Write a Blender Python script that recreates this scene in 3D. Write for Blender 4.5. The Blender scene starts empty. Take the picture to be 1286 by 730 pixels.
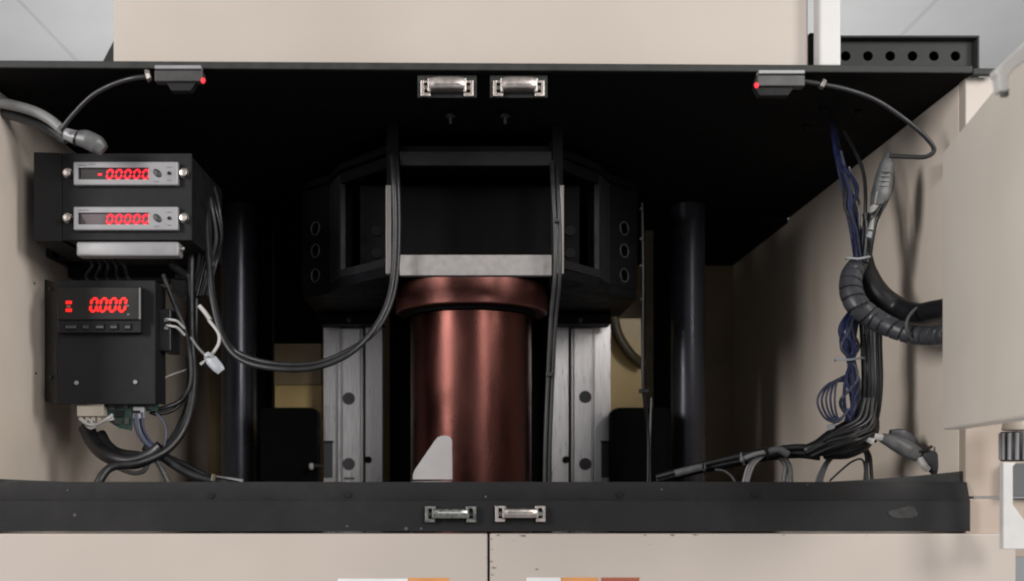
import bpy, bmesh, math, random
from mathutils import Vector, Matrix
random.seed(7)
S = bpy.context.scene
COL = S.collection
F, CX, CY = 1300.0, 590.0, 590.0          # pixels of the 1286 px wide photograph; eye level and vanishing point

# ------------------------------------------------------------------ camera
cam_d = bpy.data.cameras.new('camera'); cam = bpy.data.objects.new('camera', cam_d); COL.objects.link(cam)
cam.location = (0, 0, 0); cam.rotation_euler = (math.radians(90), 0, 0)
cam_d.sensor_width = 36; cam_d.lens = 36 * F / 1286
cam_d.shift_x = (643 - CX) / 1286; cam_d.shift_y = (CY - 365) / 1286
cam_d.clip_start = 0.05; cam_d.clip_end = 100
cam_d.dof.use_dof = True; cam_d.dof.focus_distance = 1.42; cam_d.dof.aperture_fstop = 4.5
S.camera = cam

# ------------------------------------------------------------------ light
w = bpy.data.worlds.new('World'); S.world = w; w.use_nodes = True
bg = w.node_tree.nodes['Background']; bg.inputs[0].default_value = (0.97, 0.98, 1.0, 1); bg.inputs[1].default_value = 0.30
def area(name, loc, target, sx, sy, power, col=(1, .97, .93)):
    l = bpy.data.lights.new(name, 'AREA'); l.shape = 'RECTANGLE'; l.size = sx; l.size_y = sy
    l.energy = power; l.color = col
    o = bpy.data.objects.new(name, l); COL.objects.link(o); o.location = loc
    d = Vector(target) - Vector(loc)
    o.rotation_euler = d.to_track_quat('-Z', 'Y').to_euler()
    return o
area('unseen_lamp', (-2.4, -0.7, 0.95), (0.3, 1.5, 0.15), 0.7, 1.2, 72)  # unseen lamp, set low at the left to light right wall and door
area('unseen_lamp', (2.4, -0.7, 1.15), (-0.3, 1.5, 0.15), 0.7, 1.2, 52)  # unseen lamp, set low at the right to light the left wall
area('unseen_lamp', (1.5, -1.7, 1.10), (-0.3, 1.5, 0.15), 0.7, 1.0, 40)  # added fill lamp out of view, brightens the left wall
area('ceiling_fill', (0.0, 4.2, 0.6), (0.0, 4.6, 1.8), 3.5, 0.5, 21)  # added unseen fill that brightens the ceiling in place of floor bounce
S.view_settings.view_transform = 'Standard'; S.view_settings.look = 'None'
S.cycles.filter_width = 2.1
S.view_settings.exposure = 0; S.view_settings.gamma = 1; S.view_settings.use_curve_mapping = False

# ------------------------------------------------------------------ helpers
def P(X, Y, d):  return Vector(((X - CX) * d / F, d, (CY - Y) * d / F))
def px(X, d):    return (X - CX) * d / F
def pz(Y, d):    return (CY - Y) * d / F

def mat(name, col, rough=.5, metal=0., var=.08, vscale=30, bump=.1, bscale=400, emit=None, estr=0, spec=.5,
        brushed=None, dust=0., trans=0., coat=0., stain=0.):
    m = bpy.data.materials.new(name); m.use_nodes = True
    nt = m.node_tree; N = nt.nodes; L = nt.links
    b = N['Principled BSDF']
    b.inputs['Roughness'].default_value = rough; b.inputs['Metallic'].default_value = metal
    b.inputs['Specular IOR Level'].default_value = spec
    if coat: b.inputs['Coat Weight'].default_value = coat; b.inputs['Coat Roughness'].default_value = .12
    if trans: b.inputs['Transmission Weight'].default_value = trans
    c4 = (*col, 1)
    if emit:
        b.inputs['Base Color'].default_value = c4
        b.inputs['Emission Color'].default_value = (*emit, 1); b.inputs['Emission Strength'].default_value = estr
        return m
    geo = N.new('ShaderNodeNewGeometry')
    mp = N.new('ShaderNodeMapping'); L.new(geo.outputs['Position'], mp.inputs[0])
    if brushed: mp.inputs['Scale'].default_value = brushed
    n1 = N.new('ShaderNodeTexNoise'); n1.inputs['Scale'].default_value = vscale; n1.inputs['Detail'].default_value = 6
    L.new(mp.outputs[0], n1.inputs['Vector'])
    r = N.new('ShaderNodeMapRange'); r.inputs['From Min'].default_value = .3; r.inputs['From Max'].default_value = .7
    r.inputs['To Min'].default_value = 1 - var; r.inputs['To Max'].default_value = 1 + var
    L.new(n1.outputs[0], r.inputs['Value'])
    mul = N.new('ShaderNodeMix'); mul.data_type = 'RGBA'; mul.blend_type = 'MULTIPLY'; mul.inputs[0].default_value = 1
    mul.inputs[6].default_value = c4; L.new(r.outputs[0], mul.inputs[7])
    out = mul.outputs[2]
    if dust:
        n3 = N.new('ShaderNodeTexNoise'); n3.inputs['Scale'].default_value = 9; n3.inputs['Detail'].default_value = 9
        n3.inputs['Roughness'].default_value = .7
        L.new(geo.outputs['Position'], n3.inputs['Vector'])
        r3 = N.new('ShaderNodeMapRange'); r3.inputs['From Min'].default_value = .48; r3.inputs['From Max'].default_value = .75
        r3.inputs['To Max'].default_value = dust; L.new(n3.outputs[0], r3.inputs['Value'])
        mx = N.new('ShaderNodeMix'); mx.data_type = 'RGBA'; L.new(r3.outputs[0], mx.inputs[0])
        L.new(out, mx.inputs[6]); mx.inputs[7].default_value = (.32, .30, .28, 1); out = mx.outputs[2]
    if stain:
        n3 = N.new('ShaderNodeTexNoise'); n3.inputs['Scale'].default_value = 4.5; n3.inputs['Detail'].default_value = 5
        L.new(geo.outputs['Position'], n3.inputs['Vector'])
        r3 = N.new('ShaderNodeMapRange'); r3.inputs['From Min'].default_value = .42; r3.inputs['From Max'].default_value = .8
        r3.inputs['To Max'].default_value = stain; L.new(n3.outputs[0], r3.inputs['Value'])
        mx = N.new('ShaderNodeMix'); mx.data_type = 'RGBA'; L.new(r3.outputs[0], mx.inputs[0])
        L.new(out, mx.inputs[6]); mx.inputs[7].default_value = (col[0]*.72, col[1]*.66, col[2]*.52, 1); out = mx.outputs[2]
    L.new(out, b.inputs['Base Color'])
    rr = N.new('ShaderNodeMapRange'); rr.inputs['From Min'].default_value = .3; rr.inputs['From Max'].default_value = .7
    rr.inputs['To Min'].default_value = max(0, rough - .08); rr.inputs['To Max'].default_value = min(1, rough + .08)
    L.new(n1.outputs[0], rr.inputs['Value']); L.new(rr.outputs[0], b.inputs['Roughness'])
    if bump:
        n2 = N.new('ShaderNodeTexNoise'); n2.inputs['Scale'].default_value = bscale; n2.inputs['Detail'].default_value = 3
        L.new(mp.outputs[0], n2.inputs['Vector'])
        bp = N.new('ShaderNodeBump'); bp.inputs['Strength'].default_value = bump; bp.inputs['Distance'].default_value = .0012
        L.new(n2.outputs[0], bp.inputs['Height']); L.new(bp.outputs[0], b.inputs['Normal'])
    return m

M = dict(
    door=mat('door_beige_lit', (.75, .69, .625), .45, var=.03, vscale=5, bump=.1, bscale=900, stain=.1),  # same beige made lighter, standing in for side light on the door
    darkcable=mat('dark_cable', (.017, .017, .019), .42, var=.2, vscale=60),
    beige=mat('beige_paint', (.46, .405, .365), .45, var=.035, vscale=5, bump=.12, bscale=900, stain=.12),
    wall=mat('inner_beige_paint', (.76, .665, .585), .42, var=.05, vscale=6, bump=.1, bscale=700, stain=.25),
    back=mat('back_wall_paint', (.36, .27, .155), .35, var=.2, vscale=8, bump=.1, bscale=300, stain=.6),
    ceil=mat('ceiling_white', (.74, .745, .76), .8, var=.03, vscale=4, bump=.2, bscale=250),
    white=mat('white_enamel', (.56, .55, .54), .4, var=.05, vscale=40, bump=.05),
    black=mat('black_powder_coat', (.0075, .0075, .0085), .65, spec=.3, var=.25, vscale=60, bump=.25, bscale=1500),
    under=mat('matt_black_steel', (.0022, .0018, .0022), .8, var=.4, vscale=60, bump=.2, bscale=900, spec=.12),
    gusset=mat('pale_grey_plate', (.37, .355, .36), .5, var=.03, vscale=60),
    post=mat('post_steel', (.22, .205, .20), .5, metal=.4, var=.1, vscale=90, brushed=(5, 5, .4)),
    edge=mat('worn_steel_edge', (.028, .030, .029), .6, spec=.3, var=.3, vscale=60, bump=.2, bscale=500),
    sill=mat('charcoal_sill', (.0082, .0078, .0088), .6, metal=0., var=.25, vscale=22, bump=.25, bscale=1200, dust=.03, spec=.3),
    carriage=mat('carriage_black', (.0026, .0025, .0036), .6, spec=.12, var=.3, vscale=40, bump=.15, bscale=600),
    carriage_edge=mat('machined_dark_edge', (.010, .010, .012), .55, spec=.2, var=.2, vscale=80),
    tan=mat('tan_flange_paint', (.40, .325, .27), .45, var=.05, vscale=8, stain=.2),
    flange=mat('brown_anodised_lit', (.17, .065, .055), .40, metal=.8, var=.15, vscale=30),  # lighter copy of the brown anodising, light on the flange put into it
    steel=mat('brushed_steel', (.76, .74, .75), .34, metal=.6, var=.13, vscale=60, bump=.08, bscale=300, brushed=(5, 5, .4)),
    bar=mat('milled_bar', (.29, .272, .27), .55, metal=.3, var=.14, vscale=90, bump=.2, bscale=300),
    chrome=mat('bright_metal', (.56, .50, .47), .38, metal=1, var=.1, vscale=120),
    dullchrome=mat('dull_metal', (.30, .31, .29), .3, metal=.9, var=.3, vscale=200),
    copper=mat('brown_anodised', (.088, .034, .029), .30, metal=1, var=.12, vscale=22, bump=.10, bscale=420, brushed=(1, 1, .4)),
    rod=mat('guide_column_grey', (.042, .044, .056), .28, metal=.5, var=.12, vscale=10, bump=.05),
    cap=mat('grey_plastic_cap', (.09, .09, .095), .6),
    rubber=mat('black_rubber', (.010, .010, .012), .42, var=.2, vscale=60, bump=.1),
    conduit=mat('grey_spiral_plastic', (.045, .047, .055), .42, var=.2, vscale=60),
    greycable=mat('grey_cable', (.22, .22, .225), .45, var=.1, vscale=60),
    blue=mat('blue_wire', (.010, .015, .060), .45, var=.3, vscale=90),
    slate=mat('slate_blue_wire', (.038, .046, .075), .45, var=.2, vscale=90),
    whitewire=mat('white_wire', (.42, .41, .40), .45, var=.1),
    hood=mat('grey_hood', (.105, .107, .11), .38, var=.25, vscale=70),
    tie=mat('nylon_tie', (.33, .35, .38), .4),
    bezel=mat('silver_bezel', (.27, .265, .28), .42, metal=.15, var=.04, vscale=60, bump=.08, bscale=900),
    glass=mat('smoked_window', (.010, .006, .007), .35, var=.1),
    glass_reflect=mat('window_reflection_grey', (.10, .075, .085), .3, var=.15),  # grey reflection on the smoked window put into its colour
    module=mat('dark_grey_plastic', (.042, .040, .040), .45, var=.12, vscale=60),
    pcb=mat('green_circuit_board', (.012, .045, .036), .4, var=.5, vscale=300),
    cream=mat('cream_plastic', (.44, .39, .33), .45),
    orange=mat('orange_print', (.62, .27, .09), .5), red=mat('red_print', (.33, .09, .05), .5), lab=mat('white_label', (.72, .72, .74), .4),
    dark=mat('dark_hole', (.003, .003, .003), .9, bump=0),
    print=mat('grey_print', (.16, .16, .17), .6),
    chip=mat('chipped_paint', (.17, .14, .115), .8, var=.5, vscale=300),
    olive=mat('olive_shade_plastic', (.10, .085, .05), .5, var=.3),
    amber=mat('gold_reflection_panel', (.82, .60, .26), .35, var=.25, vscale=9, bump=.1, stain=.5),  # golden reflections behind the rails put into the panel colour
    patch=mat('scuffed_black', (.030, .030, .029), .6, var=.5, vscale=120, spec=.3),
    face=mat('display_face_plastic', (.014, .013, .013), .4, spec=.3),
    rubbed=mat('rubbed_paint_glint', (.075, .075, .072), .5, var=.4, vscale=150),  # rubbed paint, also used for the painted rim highlights
    led=mat('led_red', (.3, 0, 0), emit=(1, .01, .035), estr=1.6),
    led2=mat('led_scarlet', (.3, 0, 0), emit=(1, .012, .008), estr=1.5),
    dot=mat('led_core', (.3, 0, 0), emit=(1, .035, .06), estr=1.3),
)

WL = {}     # world location of every object built (no object is rotated unless it is a root)
def tag(o, label=None, cat=None, group=None, kind=None):
    if label: o['label'] = label
    if cat: o['category'] = cat
    if group: o['group'] = group
    if kind: o['kind'] = kind
    return o
def thing(name, label, cat, loc, group=None):
    o = bpy.data.objects.new(name, None); COL.objects.link(o); o.location = loc; o.empty_display_size = .02
    WL[o.name] = Vector(loc)
    return tag(o, label, cat, group)
def obj(name, bm, m, parent=None, smooth=False):
    """link a bmesh built in world coordinates as one object, origin at its centre"""
    bmesh.ops.recalc_face_normals(bm, faces=bm.faces[:])
    c = sum((v.co for v in bm.verts), Vector()) / max(1, len(bm.verts))
    for v in bm.verts: v.co -= c
    me = bpy.data.meshes.new(name); bm.to_mesh(me); bm.free()
    me.materials.append(M[m] if isinstance(m, str) else m)
    if smooth:
        me.polygons.foreach_set('use_smooth', [True] * len(me.polygons))
        me.set_sharp_from_angle(angle=math.radians(20 if smooth == 'hard' else 38))
    o = bpy.data.objects.new(name, me); COL.objects.link(o)
    WL[o.name] = c.copy()
    if parent: o.parent = parent; o.location = c - WL[parent.name]
    else: o.location = c
    return o
def copy_tree(o, off, parent=None):
    c = o.copy(); COL.objects.link(c); WL[c.name] = WL[o.name] + off
    if parent is None: c.location = o.location + off
    else: c.parent = parent
    for ch in list(o.children): 
        copy_tree(ch, off, c)
    return c
def again(o, off):
    """a copy of a part under the same parent, moved by off"""
    c = o.copy(); COL.objects.link(c); c.location = o.location + Vector(off); WL[c.name] = WL[o.name] + Vector(off); return c

def box(x0, x1, y0, y1, z0, z1, bev=0, bm=None, seg=2):
    b = bmesh.new()
    bmesh.ops.create_cube(b, size=1)
    for v in b.verts:
        v.co = Vector((x0 if v.co.x < 0 else x1, y0 if v.co.y < 0 else y1, z0 if v.co.z < 0 else z1))
    if bev: bmesh.ops.bevel(b, geom=b.edges[:], offset=bev, segments=seg, profile=.5, affect='EDGES')
    return join(bm, b)
def join(bm, b):
    if bm is None: return b
    me = bpy.data.meshes.new('t'); b.to_mesh(me); b.free(); bm.from_mesh(me); bpy.data.meshes.remove(me); return bm
def pbox(X0, X1, Y0, Y1, d, depth, bev=.0012, bm=None, seg=2):
    """box whose front face fills the given photo rectangle at distance d"""
    return box(px(X0, d), px(X1, d), d, d + depth, pz(Y1, d), pz(Y0, d), bev, bm, seg)
def prism(pts, vec, bev=0, bm=None):
    """extrude a planar polygon by vec"""
    b = bmesh.new(); vec = Vector(vec)
    a = [b.verts.new(Vector(p)) for p in pts]; c = [b.verts.new(Vector(p) + vec) for p in pts]
    n = len(pts)
    b.faces.new(a); b.faces.new(c[::-1])
    for i in range(n): b.faces.new([a[i], c[i], c[(i + 1) % n], a[(i + 1) % n]])
    bmesh.ops.recalc_face_normals(b, faces=b.faces[:])
    if bev: bmesh.ops.bevel(b, geom=b.edges[:], offset=bev, segments=2, profile=.5, affect='EDGES')
    return join(bm, b)
def cyl(c, axis, r, h, n=24, bm=None, bev=0, r2=None):
    b = bmesh.new()
    bmesh.ops.create_cone(b, cap_ends=True, segments=n, radius1=r, radius2=r if r2 is None else r2, depth=h)
    if bev:
        es = [e for e in b.edges if any(len(f.verts) > 4 for f in e.link_faces)]
        bmesh.ops.bevel(b, geom=es, offset=bev, segments=2, profile=.5, affect='EDGES')
    q = Vector((0, 0, 1)).rotation_difference(Vector(axis).normalized())
    bmesh.ops.transform(b, matrix=Matrix.Translation(Vector(c)) @ q.to_matrix().to_4x4(), verts=b.verts)
    return join(bm, b)
def ball(c, r, sc=(1, 1, 1), bm=None, n=12):
    b = bmesh.new(); bmesh.ops.create_uvsphere(b, u_segments=n, v_segments=n // 2 + 2, radius=r)
    for v in b.verts: v.co = Vector((v.co.x * sc[0], v.co.y * sc[1], v.co.z * sc[2])) + Vector(c)
    return join(bm, b)
def spline(pts, res=8):
    p = [Vector(q) for q in pts]; p = [2 * p[0] - p[1]] + p + [2 * p[-1] - p[-2]]; out = []
    for i in range(1, len(p) - 2):
        for k in range(res):
            t = k / res; a, b, c, d = p[i - 1], p[i], p[i + 1], p[i + 2]
            out.append(.5 * ((2 * b) + (-a + c) * t + (2 * a - 5 * b + 4 * c - d) * t * t + (-a + 3 * b - 3 * c + d) * t ** 3))
    out.append(p[-2]); return out
def sweep(pts, r, n=10, res=8, bm=None, spiral=0, square=0, flat=1):
    """tube along a smooth curve; r is a number or a list (one per given point)"""
    path = spline(pts, res); m = len(path); b = bmesh.new(); rings = []
    N = None; s = 0; 
    for i, c in enumerate(path):
        t = (path[min(i + 1, m - 1)] - path[max(i - 1, 0)]).normalized()
        if N is None:
            N = Vector((0, 1, 0)); N = (N - t * N.dot(t))
            if N.length < .1: N = Vector((1, 0, 0)) - t * t.x
        N = (N - t * N.dot(t)).normalized(); B = t.cross(N)
        if i: s += (c - path[i - 1]).length
        f = i / (m - 1) * (len(pts) - 1); k = min(int(f), len(pts) - 2)
        rr = r if not isinstance(r, (list, tuple)) else r[k] + (r[k + 1] - r[k]) * (f - k)
        ring = []
        for j in range(n):
            a = 2 * math.pi * j / n; q = rr
            if spiral:
                ph = (s / spiral + a / (2 * math.pi)) % 1
                q = rr * (.80 if ph < .16 else 1.0)
            ca, sa = math.cos(a), math.sin(a)
            if square: e = 1 - square; ca = math.copysign(abs(ca) ** e, ca); sa = math.copysign(abs(sa) ** e, sa)
            ring.append(b.verts.new(c + N * ca * q * flat + B * sa * q))
        rings.append(ring)
    for i in range(m - 1):
        for j in range(n): b.faces.new([rings[i][j], rings[i][(j + 1) % n], rings[i + 1][(j + 1) % n], rings[i + 1][j]])
    b.faces.new(rings[0][::-1]); b.faces.new(rings[-1])
    return join(bm, b)
def holed(org, ux, uz, ny, W, H, T, holes, r, n=16, bm=None):
    """a plate W x H thick T with a row of round holes. org corner, ux/uz in-plane, ny towards the back.
    holes: centres (u, v) sharing one axis; the plate is cut in cells round each"""
    b = bmesh.new(); ux, uz, ny = Vector(ux), Vector(uz), Vector(ny)
    vert = len(holes) > 1 and abs(holes[0][0] - holes[1][0]) < 1e-6
    hs = sorted(holes, key=lambda h: h[1] if vert else h[0])
    L_ = H if vert else W; key = 1 if vert else 0
    cuts = [0] + [(hs[i][key] + hs[i + 1][key]) / 2 for i in range(len(hs) - 1)] + [L_]
    def pt(u, v, k): return b.verts.new(Vector(org) + ux * u + uz * v + ny * (T * k))
    for i, (hu, hv) in enumerate(hs):
        if vert: u0, u1, v0, v1 = 0, W, cuts[i], cuts[i + 1]
        else:    u0, u1, v0, v1 = cuts[i], cuts[i + 1], 0, H
        inn, out = [], []
        for j in range(n):
            a = 2 * math.pi * (j + .5) / n; c, s = math.cos(a), math.sin(a)
            inn.append((hu + r * c, hv + r * s))
            t = min((u1 - hu) / c if c > 0 else (u0 - hu) / c, (v1 - hv) / s if s > 0 else (v0 - hv) / s)
            out.append((hu + t * c, hv + t * s))
        corners = [(u1, v1), (u0, v1), (u0, v0), (u1, v0)]
        for k in (0, 1):
            I = [pt(*q, k) for q in inn]; O = [pt(*q, k) for q in out]
            for j in range(n):
                j2 = (j + 1) % n
                ang = lambda q: math.atan2(q[1] - hv, q[0] - hu) % (2 * math.pi)
                a0, a1 = ang(out[j]), ang(out[j2])
                if a1 < a0: a1 += 2 * math.pi
                cs = [q for q in corners if a0 + 1e-6 < ang(q) < a1 - 1e-6 or a0 + 1e-6 < ang(q) + 2 * math.pi < a1 - 1e-6]
                b.faces.new([I[j], O[j]] + [pt(*q, k) for q in cs] + [O[j2], I[j2]])
            if k == 0: I0 = I
            else:
                for j in range(n): b.faces.new([I0[j], I0[(j + 1) % n], I[(j + 1) % n], I[j]])
    bmesh.ops.remove_doubles(b, verts=b.verts, dist=1e-6)
    A = [(0, 0), (W, 0), (W, H), (0, H)]
    for i in range(4):
        p, q = A[i], A[(i + 1) % 4]; b.faces.new([pt(*p, 0), pt(*q, 0), pt(*q, 1), pt(*p, 1)])
    return join(bm, b)

# ------------------------------------------------------------------ the room ceiling
ceil = tag(obj('ceiling', box(-4.2, 4.25, 2.0, 6.6, 1.865, 1.90), 'edge'), kind='structure')
tile = None
for i in range(14):
    for j in range(3):
        x0, y0 = -4.17 + .6 * i, 2.5 + 1.2 * j
        if tile is None:
            tile = obj('ceiling_tile', box(x0 + .003, x0 + .597, y0 + .003, y0 + 1.197, 1.84, 1.862, .0015), 'ceil', ceil)
            base = (x0, y0)
        else: again(tile, (x0 - base[0], y0 - base[1], random.uniform(-.0008, .0008)))

# ------------------------------------------------------------------ cabinet shell
XL, XR, D0, DB = -.623, .628, 1.30, 2.47
cab = thing('machine_cabinet', 'beige painted steel cabinet housing the machine, with taupe inner walls', 'cabinet', (0, 1.9, -.34))
obj('side_panel', box(XL - .02, XL, 1.312, DB, -.34, .5015, .0008), 'wall', cab)
obj('side_panel', box(XR, XR + .02, 1.3305, DB, -.34, .4950, .0008), 'wall', cab)
obj('back_panel', box(XL - .02, XR + .02, DB + .001, DB + .02, -.34, .60), 'back', cab)
obj('floor_panel', box(XL - .02, XR + .02, 1.31, DB + .02, -.36, -.3405), 'black', cab)
obj('light_blocker', box(XL + .0005, XR - .0005, 2.043, DB - .0005, .487, .53), 'under', cab)  # added over the gap behind the plate to keep light out
# front flange on the right, made of two pieces with a seam
obj('front_flange', pbox(1212.5, 1300, 97, 399, 1.312, .018, .0012), 'beige', cab)
obj('front_flange', pbox(1212.5, 1300, 400, 624, 1.312, .018, .0012), 'tan', cab)
obj('front_flange', pbox(1212.5, 1300, 626.5, 700, 1.312, .018, .0012), 'tan', cab)
obj('front_flange', pbox(-80, -34, 97, 700, 1.290, .02, .0012), 'beige', cab)

# ------------------------------------------------------------------ black shelf plate across the top
sp = thing('shelf_plate', 'wide black steel plate spanning the top of the opening, worn grey front edge', 'shelf', (0, D0, .507))
obj('plate', prism([(-.66, 1.301, .4995), (.630, 1.301, .4995), (.630, 2.04, .4995), (-.66, 2.04, .4995)], (0, 0, .0075)), 'under', sp)
obj('front_edge', box(-.66, .630, D0 - .004, D0 + .0005, .5005, .5095, .001), 'edge', sp)
obj('edge_tab', box(.6305, .66, D0 - .004, D0 + .004, .4985, .5065, .001), 'edge', sp)
sp.rotation_euler = (0, .0055, 0)

# ------------------------------------------------------------------ upper housing, post, perforated rail
up = thing('upper_housing', 'large beige metal housing standing on the black shelf plate', 'housing', (0, 1.33, .513))
def upz(X): return .0
obj('front_panel', box(px(142, 1.33), px(1015, 1.33), 1.33, 1.342, .5145, 1.2, .002), 'beige', up)
obj('side_panel', box(px(142, 1.33) + .004, px(142, 1.33) + .014, 1.3425, 1.9, .5145, 1.19), 'beige', up)
obj('side_panel', box(px(1015, 1.33) - .014, px(1015, 1.33) - .004, 1.3425, 1.9, .5145, 1.19), 'beige', up)
bm = box(px(100, 1.8), px(142, 1.8) + .02, 1.8, 1.9, .515, pz(40, 1.8) , .01)
tag(obj('corner_dark_shape', prism([P(95, 150, 1.8), P(165, 150, 1.8), P(165, 20, 1.8), P(150, 36, 1.8), P(128, 78, 1.8)], (0, .04, 0), .002), 'edge'),  # flat dark shape behind the left end of the housing
    'dark shape half hidden behind the left end of the beige upper housing', 'bracket'); bm.free()
po = thing('white_post', 'whitish upright post standing on the plate beside the beige housing', 'post', P(1042, 83, 1.306))
obj('post', box(px(1029, 1.306), px(1056.5, 1.306), 1.306, 1.330, pz(83, 1.306) - .0003, 1.1, .003, seg=3), 'white', po)
obj('backing_strip', box(px(1017.5, 1.34), px(1031, 1.34), 1.343, 1.353, .5115, pz(40, 1.34), .001), 'edge', po)
pr = thing('perforated_rail', 'dark perforated steel rail with a row of holes, on the plate at upper right', 'rail', P(1140, 85, 1.5))
d = 1.42
W_, H_ = px(1222, d) - px(1030, d), .052
zc = pz(70.5, d)
z0 = .507
H_ = pz(52, d) - z0
hol = [((px(X, d) - px(1030, d)), zc - z0) for X in (1062, 1090, 1118, 1146, 1173, 1200)]
obj('perforated_web', holed((px(1030, d), d, z0), (1, 0, 0), (0, 0, 1), (0, 1, 0), W_, H_, .003, hol, 6.3 * d / F), 'edge', pr)
obj('top_flange', box(px(1030, d), px(1222, d), d - .012, d + .04, z0 + H_ + .0003, z0 + H_ + .0033, .0006), 'edge', pr)
obj('end_flange', box(px(1222, d) + .0003, px(1222, d) + .003, d - .012, d + .04, z0, z0 + H_ + .0033, .0005), 'edge', pr)
obj('rear_web', box(px(1030, d), px(1222, d), d + .037, d + .04, z0, z0 + H_), 'dark', pr)

# ------------------------------------------------------------------ sill across the bottom of the opening
si = thing('sill_beam', 'black steel sill beam running across the foot of the opening', 'beam', (0, D0, -.0785))
xs0, xs1 = -.66, px(1218.5, D0)
zf, zb = pz(628, D0), pz(605, 1.31)
def sec(x): return [Vector((x, D0, -.0775)), Vector((x, D0, zf - .001)), Vector((x, D0 + .0016, zf + .0006)), Vector((x, 1.309, zb - .0004)), Vector((x, 1.312, zb - .0003)), Vector((x, 1.312, -.0775))]
b = bmesh.new(); n = 100; prev = None
for i in range(n + 1):
    x = xs0 + (xs1 - xs0) * i / n
    pts = sec(x)
    wob = random.uniform(-.0002, .0002)
    pts[3].z += wob; pts[4].z += wob; pts[2].z += wob
    ring = [b.verts.new(p) for p in pts]
    if prev:
        for k in range(6): b.faces.new([prev[k], prev[(k + 1) % 6], ring[(k + 1) % 6], ring[k]])
    else: b.faces.new(ring)
    prev = ring
b.faces.new(prev[::-1])
sill = obj('beam', b, 'sill', si, True)
# thin lips rising at both ends behind the beam
obj('back_lip', prism([P(1028, 606, 1.318), P(1215, 608, 1.318), P(1218, 591, 1.318), P(1150, 598, 1.318), P(1090, 602.5, 1.318)], (0, .003, 0)), 'edge', si)
obj('back_lip', prism([P(-40, 606, 1.318), P(105, 606, 1.318), P(60, 604.3, 1.318), P(-40, 600, 1.318)], (0, .003, 0)), 'edge', si)
nrm = Vector((0, -(zb - zf), 1.309 - D0)).normalized()
def sillpt(X, Y):
    # intersection of the sight line with the sloping top face
    zx = (CY - Y) / F; dd = (zf - D0 * (zb - zf) / .009) / (zx - (zb - zf) / .009)
    return P(X, Y, dd)
for i, (X, Y) in enumerate([(265, 622.5), (437, 621), (778, 621), (948, 620.5)]):
    c = sillpt(X, Y) + nrm * .0002
    if i == 0: h0 = obj('screw_hole', cyl(c, nrm, .0042, .0014, 12), 'dark', si); c0 = c
    else: again(h0, c - c0)
for X, Y in [(94, 647), (510, 664), (529, 664), (436, 661), (831, 615), (1014, 609), (610, 624), (85, 616)]:
    c = sillpt(X, Y) + nrm * .0002 if Y < 628 else P(X, Y, D0 - .0002)
    a_ = nrm if Y < 628 else (0, -1, 0)
    obj('paint_nick', cyl(c, a_, random.uniform(.001, .0022), .0006, 7), 'rubbed', si)
# rubbed patch on the face at the right
pts = []
for k in range(22):
    a = 2 * math.pi * k / 22; rr = 11 + random.uniform(-1.5, 1.5); yy = 644 - (rr * .8) * math.sin(a); xx = 1141 + rr * math.cos(a)
    if math.cos(a) < -.3 and math.sin(a) < .5: xx -= 14 * abs(math.cos(a)); yy += 1
    pts.append(P(xx, min(yy, 651), D0 - .0008))
obj('rubbed_patch', prism(pts, (0, .0006, 0)), 'patch', si)

# ------------------------------------------------------------------ lower front panels
dp = 1.297
for X0, X1, lab_ in ((-60, 612.2, 'beige lower front panel left of the chipped centre seam, small labels at its foot'),
                     (615.2, 1276, 'beige lower front panel right of the chipped centre seam, red label at its foot')):
    t = thing('front_panel', lab_, 'panel', P((X0 + X1) / 2, 1000, dp))
    obj('sheet', box(px(X0, dp), px(X1, dp), dp, dp + .02, pz(1000, dp), pz(670.5, dp), .0016, seg=3), 'beige', t)
    if X0 < 0:
        for a, b_, m_ in ((424, 512, 'lab'), (513, 564, 'orange')):
            obj('sticker', pbox(a, b_, 726 if m_ == 'orange' else 727, 760, dp - .0006, .0005, 0), m_, t)
    else:
        for a, b_, m_ in ((661, 704, 'lab'), (705, 751, 'orange'), (755, 803, 'red')):
            obj('sticker', pbox(a, b_, 725.5 if m_ != 'lab' else 725.5, 760, dp - .0006, .0005, 0), m_, t)
    # chips in the paint along the edges
    spots = [(612, 678, 2), (611, 700, 1.5), (608, 668.8, 3)] if X0 < 0 else [(617, 677, 2.4), (618, 690, 2), (620, 713, 5), (617, 705, 3), (618, 722, 3), (626, 672.4, 3), (656, 673.0, 6.5), (674, 715, 4), (645, 679, 2), (810, 672.2, 2.5), (845, 672, 4), (873, 672, 5), (984, 672, 2), (816, 684, 1.6), (1089, 673, 1.6)]
    cb = bmesh.new()
    for X, Y, r_ in spots:
        k = random.randint(6, 9); ps = []
        for q in range(k):
            a = 2 * math.pi * q / k; rr = r_ * random.uniform(.25, .8)
            ps.append(P(X + rr * math.cos(a) * 1.2, max(Y - rr * .45 * math.sin(a) - 0, 671.2), dp - .0005))
        prism(ps, (0, .0004, 0), 0, cb)
    tag(obj('paint_chips', cb, 'chip', t), kind='stuff')
obj('seam_strip', pbox(612, 615.4, 671, 1000, dp + .006, .004, 0), 'dark', cab)

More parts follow.
